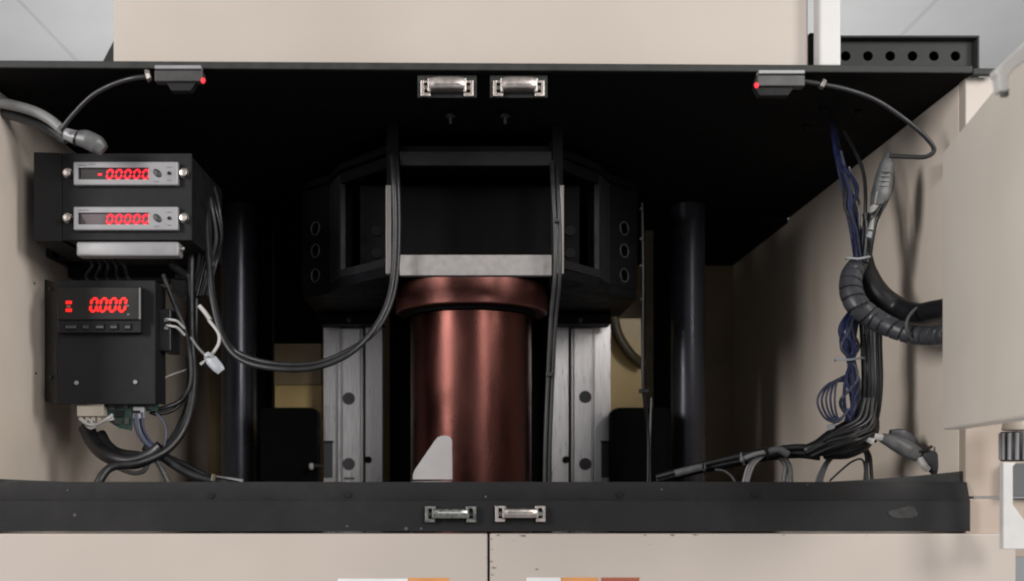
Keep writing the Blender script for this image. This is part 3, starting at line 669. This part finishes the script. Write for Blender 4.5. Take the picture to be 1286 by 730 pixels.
for s in (-1, 1):
    ox = .0 if s < 0 else .008
    a, b_, c, e = [(s * .116 + ox, 1.508), (s * .200, 1.60), (s * .225, 1.66), (s * .277, 1.71)]
    def seg(p, q, z0, z1, th=.008, m_='carriage', nm='frame_rail', bev=.0006):
        dx, dy = q[0] - p[0], q[1] - p[1]; L_ = math.hypot(dx, dy); nx, ny = -dy / L_ * s * -1 * -1, dx / L_ * s
        if ny < 0: nx, ny = -nx, -ny
        return obj(nm, prism([(p[0], p[1], z0), (q[0], q[1], z0), (q[0], q[1], z1), (p[0], p[1], z1)], (nx * th, ny * th, 0), bev), m_, ca)
    seg(a, b_, zb0 + .0155, zb0 + .028, m_='carriage_edge')
    seg(a, b_, .442, .458, m_='carriage')
    seg(b_, c, zb0 + .0155, .458, m_='carriage_edge', nm='frame_upright')
    # skirt strip on the bottom plate's slanting edge, then the drilled end plate
    dx, dy = e[0] - c[0], e[1] - c[1]; L_ = math.hypot(dx, dy); ux = (dx / L_, dy / L_, 0); ny = (-s * dy / L_ , s * dx / L_, 0)
    if ny[1] < 0: ny = tuple(-q for q in ny)
    hs = []
    dmid = (c[1] + e[1]) / 2
    for Y in (287, 315, 346): hs.append((L_ / 2, pz(Y, dmid) - (zb0 + .0155)))
    obj('end_plate', holed((c[0], c[1], zb0 + .0155), ux, (0, 0, 1), ny, L_, .458 - zb0 - .0155, .010, hs, .0092, 20), 'carriage', ca)
    for h in hs:
        cc = Vector((c[0], c[1], zb0 + .0155)) + Vector(ux) * h[0] + Vector((0, 0, 1)) * h[1] + Vector(ny) * .0135
        bb = bmesh.new(); cyl(cc, ny, .0098, .005, 20, bb); 
        obj('bolt', bb, 'carriage_edge', ca)
        # highlight on the rim of the hole, put in as a thin pale ring
        ring = bmesh.new(); c2 = Vector((c[0], c[1], zb0 + .0155)) + Vector(ux) * h[0] + Vector((0, 0, 1)) * h[1] - Vector(ny) * .0006
        pts = [c2 + Vector(ux) * (.0106 * math.cos(q)) + Vector((0, 0, 1)) * (.0106 * math.sin(q)) for q in [2 * math.pi * k / 20 for k in range(21)]]
        obj('rim_highlight', sweep(pts, .0007, n=5, res=1), 'rubbed', ca, True)
    X_in = 474 if s < 0 else 716
    for Y in (290, 318):
        obj('inner_bolt', cyl(P(X_in, Y, 1.575), (0, -1, 0), .0085, .006, 16, bev=.001), 'carriage', ca)
    obj('side_cheek', box(*sorted((s * .185, s * .196)), 1.62, 1.9, zb0 + .0155, .44), 'under', ca)
# bearing blocks riding on the rails
for X0, X1 in ((400, 480), (694, 768)):
    blk = obj('bearing_block', box(px(X0, 1.86), px(X1, 1.86), 1.86, 1.913, .262, .2805, .002), 'carriage', ca)
    obj('block_screw', cyl(P((X0 + X1) / 2 - 2, 402.5, 1.857), (0, -1, 0), .004, .004, 10, bev=.0008), 'rubbed', blk)
# cover over the back of the carriage
obj('top_plate', prism([(x, y, .463) for x, y in outer], (0, 0, .010)), 'carriage', ca)

# ------------------------------------------------------------------ brown cylinder
cy = thing('brown_cylinder', 'glossy brown anodised cylinder with a wide flange, standing in the centre of the machine', 'cylinder', (0, 1.72, -.34))
fl_r = .125
obj('flange', cyl((0.003, 1.72, .2795), (0, 0, 1), fl_r, .044, 96, bev=.0022), 'flange', cy, 'hard')
obj('barrel', cyl((0.002, 1.72, -.04), (0, 0, 1), .1000, .58, 96), 'copper', cy, 'hard')
obj('neck', cyl((0.002, 1.72, .2545), (0, 0, 1), .108, .006, 64), 'under', cy, True)
obj('seal_ring', cyl((0.003, 1.72, .3025), (0, 0, 1), .100, .0018, 64), 'under', cy, True)

# ------------------------------------------------------------------ linear rails
for s, lbl in ((-1, 'left'), (1, 'right')):
    dr = 1.925
    def rx(X): return px(X, dr) if s < 0 else px(2 * 586.5 - X, dr)
    def bx(Xa, Xb, y0, y1, z0, z1, bev=.0008):
        a, b_ = sorted((rx(Xa), rx(Xb))); return box(a, b_, y0, y1, z0, z1, bev)
    t = thing('linear_rail', 'silver linear rail on its steel plate, %s of the brown cylinder' % lbl, 'rail', (rx(440), dr, -.34), 'linear rails')
    obj('mount_plate', bx(405, 427, dr + .012, dr + .022, -.339, .28), 'steel', t)
    obj('mount_plate', bx(458.5, 480, dr + .006, dr + .022, -.339, .28), 'steel', t)
    obj('back_web', bx(427.2, 458.3, dr + .014, dr + .022, -.339, .28), 'cap', t)
    # rail profile: side shoulders, grooves and a raised centre
    obj('rail_body', bx(430.2, 452.8, dr - .006, dr + .0135, -.339, .262, .0012), 'steel', t)
    for a, b_ in ((424.5, 427.3), (427.8, 429.9), (453.1, 455.6)):
        obj('rail_edge', bx(a, b_, dr - .002, dr + .0135, -.339, .262, .0008), 'steel', t)
    c0_ = None
    for Y in (501, 583) if s < 0 else (499, 583):
        c = Vector((rx(438.5), dr - .0064, pz(Y, dr)))
        obj('screw_cap', cyl(c, (0, -1, 0), 7.8 * dr / F, .0012, 28, bev=.0003), 'cap', t)
    c = Vector((rx(462), dr + .003, pz(577.5, dr)))
    obj('set_screw', cyl(c, (0, -1, 0), .0065, .007, 14, bev=.001), 'dark', t)
    obj('adjuster_slot', bx(405.5, 417, dr + .009, dr + .0118, pz(600, dr), pz(556, dr), .001), 'cap', t)
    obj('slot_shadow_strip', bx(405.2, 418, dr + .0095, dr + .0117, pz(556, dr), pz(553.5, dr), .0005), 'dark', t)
tag(obj('rail_stamp', pbox(432, 445, 599.5, 602.5, 1.917, .001, 0), 'print'), 'small grey mark at the foot of the left linear rail', 'mark')
# bolt tying the left rail plate to the black box
t = thing('tie_bolt', 'small bright screw joining the left black box to the silver rail', 'bolt', P(393, 586, 1.82))
obj('head', cyl(P(391, 586, 1.83), (1, 0, 0), .006, .006, 10, bev=.001), 'white', t)
obj('thread', cyl(P(399, 585.5, 1.84), (1, 0, 0), .0035, .02, 8), 'edge', t)

# ------------------------------------------------------------------ guide columns, boxes and back details
for X, l in ((300, 'left'), (864, 'right')):
    t = thing('guide_column', 'tall dark grey round guide column standing at the %s of the machine' % l, 'column', (px(X, 1.95), 1.95, -.34), 'guide columns')
    obj('column', cyl((px(X, 1.95), 1.95, .0725), (0, 0, 1), 21.3 * 1.95 / F, .848, 64), 'rod', t, True)
    obj('base_collar', cyl((px(X, 1.95), 1.95, -.315), (0, 0, 1), .05, .05, 48, bev=.003), 'rod', t, True)
for X0, X1, l in ((327, 398.5, 'left'), (768.5, 843, 'right')):
    t = thing('motor_box', 'black round-cornered box behind the sill, between %s guide column and silver rail' % l, 'box', P((X0 + X1) / 2, 700, 1.86), 'black boxes')
    bb = box(px(X0, 1.86), px(X1, 1.86), 1.86, 1.90, -.339, pz(512, 1.86), 0)
    es = [e for e in bb.edges if abs(e.verts[0].co.y - e.verts[1].co.y) > .01 and e.verts[0].co.z > 0]
    bmesh.ops.bevel(bb, geom=es, offset=.013, segments=5, profile=.5, affect='EDGES')
    obj('cover', bb, 'under', t, True)
    obj('side_body', box(px(X0 + 3, 1.86), px(X1 - 3, 1.86), 1.9005, 1.925, -.339, pz(516, 1.86)), 'under', t)
# uprights behind
t = thing('support_strut', 'narrow dark upright strut beside the left guide column', 'strut', P(332, 700, 2.1))
obj('strut', box(px(323, 2.1), px(342, 2.1), 2.1, 2.13, -.339, .49, .001), 'under', t)
obj('strut_edge', box(px(321.5, 2.1), px(322.8, 2.1), 2.098, 2.11, -.339, .49), 'edge', t)
obj('strut_edge', box(px(342.3, 2.1), px(343.4, 2.1), 2.098, 2.11, -.339, .49), 'rubbed', t)
t = thing('support_strut', 'narrow upright strut with a grey edge between the carriage and the right guide column', 'strut', P(828, 700, 2.1))
obj('strut', box(px(821, 2.1), px(842, 2.1), 2.1, 2.13, -.339, .49, .001), 'under', t)
obj('strut_face', box(px(810, 2.1), px(820.7, 2.1), 2.1, 2.12, -.339, .486, .001), 'olive', t)
obj('strut_edge', box(px(842.3, 2.1), px(843.5, 2.1), 2.098, 2.11, -.339, .49), 'edge', t)
t = thing('gold_reflection_panel', 'yellowish panel glimpsed behind the left rail, golden reflection put into its colour', 'panel', P(375, 560, 2.02))
obj('sheet', box(px(345, 2.02), px(404, 2.02), 2.02, 2.03, -.33, pz(484, 2.02), .001), 'amber', t)
obj('shaded_band', box(px(345, 2.02), px(404, 2.02), 2.015, 2.04, pz(484, 2.02) + .0005, pz(432, 2.02), .001), 'back', t)  # shaded upper part of the yellowish panel, put into a darker band
obj('shade_board', box(px(345, 2.02), px(404, 2.02), 2.016, 2.04, pz(432, 2.02) + .0005, .486, .001), 'under', t)  # black sheet added for the dark shade above the panel
t = thing('gold_reflection_panel', 'bright yellowish panel behind the right rail, golden reflection and curved shadow painted on', 'panel', P(788, 560, 2.02))
obj('sheet', box(px(764, 2.02), px(808, 2.02), 2.02, 2.03, -.33, pz(400, 2.02), .001), 'amber', t)
cable('curved_shadow', [(770, 395, 1.99), (776, 420, 1.99), (790, 443, 1.99), (807, 459, 2.0)], .010, 'olive', 'olive tube for the curved shadow across the yellowish panel behind the right rail', 'shadow')  # tube added in place of a curved dark shadow
obj('dark_void_sheet', box(-.155, .155, 2.0, 2.01, -.339, .49), 'under', cab)  # black sheet added to stand for the dark void behind the cylinder

# white gusset in front of the cylinder
dg = 1.40
poly = [(518.5, 607), (518.5, 597), (521, 590), (546, 553.5), (549.5, 549.5), (554, 547.5), (561, 547.3), (565.5, 549), (567.8, 553), (568.3, 607)]
t = thing('white_gusset', 'small white angled gusset plate with rounded corners, in front of the brown cylinder', 'gusset', P(543, 602, dg))
obj('upright_plate', prism([P(X, min(Y, 602.5), dg) for X, Y in poly], (0, .004, 0), .0007), 'gusset', t)
obj('foot', box(px(519.5, dg), px(567.3, dg), 1.3125, dg - .0002, pz(604.3, dg) - .003, pz(604.3, dg), .0005), 'gusset', t)

# ------------------------------------------------------------------ cables on the right side
def bundle(name, label, cat, strands, base):
    t = thing(name, label, cat, base)
    for pts, r, m_ in strands:
        obj('wire', sweep([P(*p) for p in pts], r, n=8), m_, t, True)
    return t
def jit(a, s=3): return [(x + random.uniform(-s, s), y, d + random.uniform(-.008, .008)) for x, y, d in a]
st = []
base = [(1044, 148, 1.49), (1050, 190, 1.47), (1059, 230, 1.45), (1067, 270, 1.44), (1073, 300, 1.43), (1077, 328, 1.42)]
for k in range(9):
    off = random.uniform(-4, 9)
    st.append(([(x + off * (.3 + .9 * min(1, i / 4)) , y, d + random.uniform(-.01, .01)) for i, (x, y, d) in enumerate(base)], random.uniform(.0024, .0034), 'blue' if k % 4 else 'slate'))
st.append(([(1060, 165, 1.46), (1076, 195, 1.44), (1085, 220, 1.43), (1087, 255, 1.42), (1084, 300, 1.42), (1080, 330, 1.42)], .0026, 'rubber'))
st.append(([(1056, 190, 1.45), (1066, 230, 1.44), (1076, 265, 1.43), (1080, 300, 1.42)], .0020, 'slate'))
st.append(([(1066, 210, 1.45), (1076, 245, 1.44), (1080, 262, 1.43), (1078, 300, 1.42)], .0018, 'greycable'))
for k in range(6):
    a_, b_, c_ = (random.uniform(-1, 1) for _ in range(3))
    st.append(([(1046 + 3 * a_, 150, 1.48), (1054 + 5 * b_, 195, 1.455), (1067 + 10 * c_, 235, 1.43), (1070 + 9 * a_, 262, 1.425), (1080 + 7 * b_, 292, 1.42), (1077 + 5 * c_, 328, 1.415)], random.uniform(.0016, .0026), ['blue', 'rubber', 'blue', 'slate', 'blue', 'rubber'][k]))
bundle('blue_wire_bundle', 'upper bundle of dark blue wires hanging from under the plate to the white tie', 'wires', st, P(1075, 325, 1.42))
# hood connector hanging
t = thing('inline_connector', 'grey moulded inline connector hanging upright beside the blue wires', 'connector', P(1104, 262, 1.42))
obj('strain_relief', sweep([P(1117, 194, 1.40), P(1115, 200, 1.40), P(1114, 206, 1.40)], [.005, .007, .008], n=10), 'hood', t, True)
sh_ = obj('shell', sweep([P(1114.5, 205, 1.40), P(1110, 225, 1.40), P(1106, 245, 1.40), P(1102, 260, 1.40)], [.0088, .0112, .012, .0095], n=14, square=.45), 'hood', t, True)
for k in range(4): obj('grip_rib', sweep([P(1105 - k * 1.2 + 2, 214 + k * 6, 1.388), P(1112 - k * 1.2 + 2, 215.2 + k * 6, 1.3865), P(1119 - k * 1.2 + 1, 216 + k * 6, 1.389)], .0009, n=5), 'greycable', sh_)
obj('pin_housing', sweep([P(1101, 259, 1.40), P(1097.5, 270, 1.40)], [.0075, .006], n=8, square=.5), 'whitewire', t)
obj('pin_housing', sweep([P(1100, 274, 1.40), P(1095, 290, 1.40)], [.006, .0052], n=8, square=.5), 'whitewire', t)
obj('clip', sweep([P(1094, 292, 1.40), P(1091, 299, 1.40)], [.0045, .004], n=8), 'tie', t)
cable('black_wire', [(1119, 200, 1.40), (1121, 225, 1.40), (1117, 245, 1.395), (1108, 262, 1.39), (1100, 280, 1.395), (1095, 305, 1.4), (1092, 328, 1.41)], .0026, 'rubber', 'thin black wire running down the right side of the hanging inline connector', 'wire')
cable('black_wire', [(1088, 268, 1.41), (1090, 285, 1.41), (1089, 305, 1.41), (1087, 330, 1.41)], .0055, 'rubber', 'thick black wire between the blue wires and the white pins', 'wire')
cable('black_wire', [(1107, 257, 1.388), (1100, 266, 1.385), (1092, 270, 1.39), (1090, 276, 1.4)], .002, 'rubber', 'short black lacing hooked over the white pins', 'wire')
def tie(X0, X1, Y, d, label, sag=3):
    tag(obj('cable_tie', sweep([P(X0, Y + 2, d + .012), P(X0 + 1, Y, d), P((X0 + X1) / 2, Y + sag * .3, d - .006), P(X1 - 1, Y - sag * .5, d), P(X1, Y, d + .012)], .0016, n=6), 'tie', None, True), label, 'cable tie', 'cable ties')
tie(1063, 1093, 324, 1.405, 'pale nylon tie round the blue wires just above the spiral conduit')
tie(1049, 1084, 451, 1.40, 'pale nylon tie round the lower blue bundle')
# spiral conduit
cable('spiral_conduit', [(1082, 326, 1.43), (1070, 345, 1.41), (1069, 366, 1.40), (1078, 385, 1.39), (1096, 399, 1.385), (1118, 411, 1.365), (1145, 420, 1.345), (1170, 422, 1.32), (1196, 419, 1.28), (1240, 412, 1.2)], [.012, .0145, .0155, .0155, .0145, .0135, .0125, .0123, .012, .0115], 'conduit', 'dark grey spiral-wrapped conduit curving behind the beige door, the lower one', 'conduit', n=28, res=26, spiral=.0145)
cable('smooth_conduit', [(1084, 322, 1.44), (1088, 345, 1.43), (1104, 370, 1.42), (1128, 387, 1.41), (1152, 394, 1.375), (1172, 391, 1.34), (1198, 386, 1.29), (1240, 378, 1.2)], [.012, .0155, .0155, .015, .014, .0138, .0134, .013], 'rubber', 'smooth black conduit above the spiral one, going behind the beige door', 'conduit', n=18, res=10)
tag(obj('cable_tie', sweep([P(1148, 429, 1.338), P(1140, 418, 1.326), P(1139, 404, 1.33), P(1146, 392, 1.352), P(1158, 383, 1.362)], .0022, n=6), 'hood', None, True), 'grey tie looped round both conduits near the door', 'cable tie', 'cable ties')
# lower blue and black bundle
st = []
for k in range(10):
    o_ = random.uniform(-7, 8); a = random.uniform(-8, 8)
    st.append(([(1078 + a * .4, 378, 1.42), (1066 + a + 2, 408, 1.41), (1064 + a, 432, 1.41), (1068 + o_ * .6, 452, 1.41), (1070 + o_, 480, 1.41), (1073 + o_ * .8, 510, 1.41), (1068 + o_ * .7, 535, 1.42)], random.uniform(.0026, .0036), 'blue' if k % 4 else 'slate'))
for k in range(7):
    a_, b_, c_ = (random.uniform(-1, 1) for _ in range(3))
    st.append(([(1075 + 6 * a_, 385, 1.405), (1064 + 11 * b_, 412, 1.395), (1067 + 12 * c_, 436, 1.395), (1071 + 6 * a_, 455, 1.40), (1072 + 12 * b_, 478, 1.395), (1066 + 12 * c_, 505, 1.40), (1070 + 9 * a_, 530, 1.405)], random.uniform(.0016, .0026), ['blue', 'rubber', 'blue', 'slate', 'blue', 'rubber', 'blue'][k]))
bundle('blue_wire_bundle', 'lower bundle of blue wires swelling below the spiral conduit', 'wires', st, P(1068, 530, 1.41))
for k in range(5):
    X = 1083 + k * 5.2
    cable('black_cable', [(1080 + k * 2, 385, 1.44), (X - 1, 405, 1.42), (X + 1, 440, 1.415), (X + 2, 480, 1.415), (X - 1, 515, 1.42), (X - 8, 545, 1.43)], .0046 if k % 2 else .0036, 'rubber' if k != 2 else 'conduit',
          'black cable in the upright bunch right of the lower blue wires', 'cable', 'upright black cables right of the blue wires')
for k in range(5):
    w_ = 13 + k * 6; cable('loop_wire', [(1066, 470 + k * 2, 1.40), (1058 - w_ * .45, 478 + k, 1.395), (1060 - w_ * .9, 498 + k, 1.39), (1058 - w_ * .62, 518 + k * 1.5, 1.392), (1056 - w_*.1, 526 + k, 1.395), (1066, 514, 1.40)], .0016, 'blue' if k % 2 else 'slate', 'thin blue wire looped out to the left of the lower blue bundle', 'wire', 'looped blue wires')
# taped lump
t = thing('taped_cable_joint', 'lumpy black taped joint where the cables turn left above the sill', 'tape', P(1055, 575, 1.43))
obj('tape_wrap', sweep([P(1092, 520, 1.43), P(1084, 535, 1.425), P(1068, 545, 1.42), P(1050, 553, 1.42), P(1030, 562, 1.42), P(1010, 566, 1.425)], [.012, .018, .020, .0185, .013, .007], n=14, res=7), 'rubber', t, True)
obj('tape_wrap', sweep([P(1098, 528, 1.44), P(1094, 542, 1.43), P(1082, 556, 1.43), P(1062, 566, 1.43), P(1035, 570, 1.43)], [.007, .010, .013, .012, .008], n=12), 'rubber', t, True)
obj('tape_tail', prism([P(1038, 534, 1.398), P(1050, 531, 1.398), P(1048, 538, 1.398), P(1040, 541, 1.398)], (0, .001, 0)), 'bezel', t)
for k in range(3):
    cable('tape_strand', [(1096 - 5 * k, 500, 1.40), (1092 - 7 * k, 525, 1.395), (1075 - 9 * k, 538, 1.39), (1045 - 6 * k, 548 + 3 * k, 1.39)], .0028, 'rubber', 'loose black strand over the taped cable joint', 'wire', 'strands over the taped joint')
for k in range(6):
    a_, b_ = random.uniform(-1, 1), random.uniform(-1, 1)
    cable('loose_strand', [(1100 + 3 * a_, 505 + 10 * k, 1.40), (1093 + 5 * b_, 533 + 3 * k, 1.395), (1072 + 8 * a_, 548 + 4 * b_ + k, 1.385), (1046 + 8 * b_, 556 + 5 * a_ + k, 1.39), (1018 + 6 * a_, 563 + 2 * k, 1.40)], random.uniform(.0013, .0024), 'rubber', 'fine black strand straggling across the taped cable joint', 'wire', 'fine strands straggling over the taped joint', res=6)
# bundle running left behind the sill
run = [(1030, 565, 1.44), (1000, 563, 1.45), (960, 568, 1.46), (925, 575, 1.47), (890, 583, 1.48), (855, 592, 1.49), (825, 600, 1.50)]
for k, (dy, r_, m_) in enumerate(((-1, .005, 'rubber'), (7, .0045, 'rubber'), (3, .0042, 'greycable'), (11, .0032, 'rubber'))):
    cable('run_cable', [(x, y + dy * (1 - i * .09), d + .002 * k + (.006 if m_ == 'greycable' else 0)) for i, (x, y, d) in enumerate(run)], r_, m_,
          ['black cable slanting left along the top of the sill run, uppermost', 'black cable in the middle of the slanting sill run', 'grey cable showing between the black ones of the slanting sill run', 'thinnest black cable, lowest of the slanting sill run'][k], 'cable', 'cables slanting along the sill')
cable('sleeve', [(848, 595, 1.475), (868, 590, 1.47), (886, 586, 1.468)], .0058, 'hood', 'short grey sleeve on the slanting cables, the left one', 'sleeve')
cable('sleeve', [(930, 578, 1.445), (948, 571, 1.445), (962, 568, 1.445)], .0036, 'greycable', 'short grey sleeve on the slanting cables, the middle one', 'sleeve')
cable('sleeve', [(966, 567, 1.44), (978, 565, 1.44), (990, 571, 1.44)], .0052, 'hood', 'short grey sleeve on the slanting cables, nearest the taped joint', 'sleeve')
for i_, (X, Y) in enumerate([(884, 590), (932, 576), (962, 569)]):
    tag(obj('cable_tie', sweep([P(X - 1, Y - 7, 1.46), P(X - 1, Y - 3, 1.443), P(X + 1, Y + 3, 1.440), P(X + 2, Y + 8, 1.46)], .0014, n=6), 'rubber' if i_ != 1 else 'greycable', None, True), ['black tie on the slanting cables farthest left', 'pale tie midway along the slanting cables', 'black tie on the slanting cables near the taped joint'][i_], 'cable tie', 'cable ties')
for k in range(3):
    cable('pale_wire', [(962 - k * 4, 570, 1.45), (948 - k * 3.5, 583, 1.45), (941 - k * 3, 600, 1.45), (938 - k * 3, 615, 1.45)], .0022, 'greycable', 'pale grey wire dropping behind the sill from the slanting cables', 'wire', 'pale wires dropping behind the sill')
cable('grey_wire', [(898, 590, 1.46), (910, 592, 1.46), (920, 600, 1.46), (926, 614, 1.46)], .0018, 'hood', 'grey wire curling down behind the sill left of the pale wires', 'wire')
for k in range(2):
    cable('grey_wire', [(978 + 5 * k, 572, 1.46), (986 + 5 * k, 585, 1.46), (985 + 8 * k, 600, 1.46), (984 + 8 * k, 614, 1.46)], .0036, 'hood', 'grey wire dropping right of the pale wires', 'wire', 'grey wires dropping right of the pale ones')
for k in range(3):
    cable('grey_wire', [(1052 - 3 * k, 570, 1.45), (1040 - 2 * k, 582, 1.45), (1033 - 3 * k, 600, 1.45), (1030 - 3 * k, 616, 1.45)], .0019, 'conduit', 'dark grey wire dropping behind the sill below the taped joint', 'wire', 'dark grey wires below the taped joint')
cable('arched_wire', [(1042, 604, 1.44), (1055, 592, 1.44), (1070, 580, 1.44), (1082, 577, 1.44), (1086, 588, 1.44), (1085, 606, 1.44)], .0014, 'rubber', 'thin dark wire arching up from behind the sill below the taped joint', 'wire')
for k in range(2):
    cable('grey_wire', [(1080 + 4 * k, 558, 1.45), (1088 + 4 * k, 572, 1.45), (1088 + 6 * k, 590, 1.45), (1090 + 6 * k, 615, 1.45)], .0026, 'conduit', 'dark grey wire dropping right of the arched wire', 'wire', 'dark grey wires right of the arched one')
# lying connector at lower right
t = thing('inline_connector', 'grey inline connector lying on the sill at the lower right', 'connector', P(1160, 590, 1.40))
obj('pin_housing', sweep([P(1088, 551, 1.40), P(1096, 555, 1.40)], .0048, n=8, square=.5), 'whitewire', t)
obj('pin_housing', sweep([P(1097, 548, 1.40), P(1108, 550, 1.40)], .0046, n=8, square=.5), 'whitewire', t)
obj('shell', sweep([P(1108, 550, 1.40), P(1124, 556, 1.40), P(1140, 565, 1.40), P(1153, 572, 1.40)], [.0065, .0105, .0115, .0095], n=12, square=.4), 'hood', t, True)
obj('upper_shell', sweep([P(1118, 544, 1.41), P(1132, 546, 1.41), P(1145, 556, 1.41), P(1155, 566, 1.41)], [.005, .0078, .0078, .005], n=10, square=.4), 'conduit', t, True)
obj('band', sweep([P(1151, 568, 1.395), P(1160, 566, 1.388), P(1170, 561, 1.395)], .0022, n=6), 'rubber', t, True)
obj('end_shell', sweep([P(1156, 571, 1.40), P(1168, 577, 1.40), P(1177, 585, 1.40), P(1182, 594, 1.40)], [.009, .0125, .0135, .011], n=12, square=.3), 'conduit', t, True)
obj('label_sleeve', sweep([P(1155, 575, 1.393), P(1160, 584, 1.391), P(1166, 590, 1.392)], [.0042, .0052, .004], n=8), 'whitewire', t, True)

# ------------------------------------------------------------------ open door and its fittings at the right
z0, z1 = .0492, .392
pa, pb = Vector((.584, 1.28, 0)), Vector((.497, .86, 0))
nn = Vector((pb - pa).cross(Vector((0, 0, 1)))).normalized()
if nn.x < 0: nn = -nn
t = thing('open_door', 'beige door panel swung open at the right edge, nearer than the cabinet', 'door', pa)
obj('leaf', prism([pa + Vector((0, 0, z0)), pb + Vector((0, 0, z0)), pb + Vector((0, 0, z1)), pa + Vector((0, 0, z1))], nn * .025, .003), 'door', t)
# hook
dh = .93
t = thing('white_hook', 'small white hook over the top edge of the open beige door', 'hook', P(1262, 90, dh))
obj('hook_body', prism([P(X, Y, dh) for X, Y in ((1250, 88), (1258, 80), (1300, 40), (1300, 68), (1275, 86), (1267.5, 95), (1266.5, 114), (1256, 114), (1254, 96), (1251, 93))], (0, .012, 0), .0015), 'white', t)
obj('hook_tip', cyl(P(1261.5, 117, dh + .006), (0, 0, 1), .0036, .006, 10), 'rubbed', t)
# ribbed knob and white lever bracket
dk = 1.22
t = thing('ribbed_knob', 'black and silver ribbed knob with a cream cap at the right edge', 'knob', P(1275, 580, dk))
kc = P(1277, 561, dk + .02)
obj('knob_core', cyl(kc, (0, 0, 1), 19 * dk / F, 38 * dk / F, 32, bev=.001), 'rubber', t, True)
for k in range(14):
    a = 2 * math.pi * k / 14 + .2
    obj('rib', cyl(kc + Vector((math.cos(a), math.sin(a), 0)) * 19.2 * dk / F, (0, 0, 1), .0022, 34 * dk / F, 8), 'bezel', t, True)
obj('cap', cyl(P(1279, 533, dk + .02), (0, 0, 1), 20 * dk / F, 16 * dk / F, 32, bev=.002, r2=17 * dk / F), 'cream', t, True)
t = thing('white_lever', 'white angled bracket below the ribbed knob', 'bracket', P(1268, 668, dk))
obj('upright', prism([P(X, Y, dk) for X, Y in ((1260, 581), (1277, 581), (1272.5, 586), (1272.5, 634), (1300, 672), (1300, 690), (1260, 690))], (0, .01, 0), .0012), 'white', t)
t = thing('grey_backplate', 'grey plate behind the white bracket at the right edge', 'plate', P(1285, 630, 1.29))
obj('plate', pbox(1268, 1310, 582, 624, 1.295, .012, .001), 'cap', t)
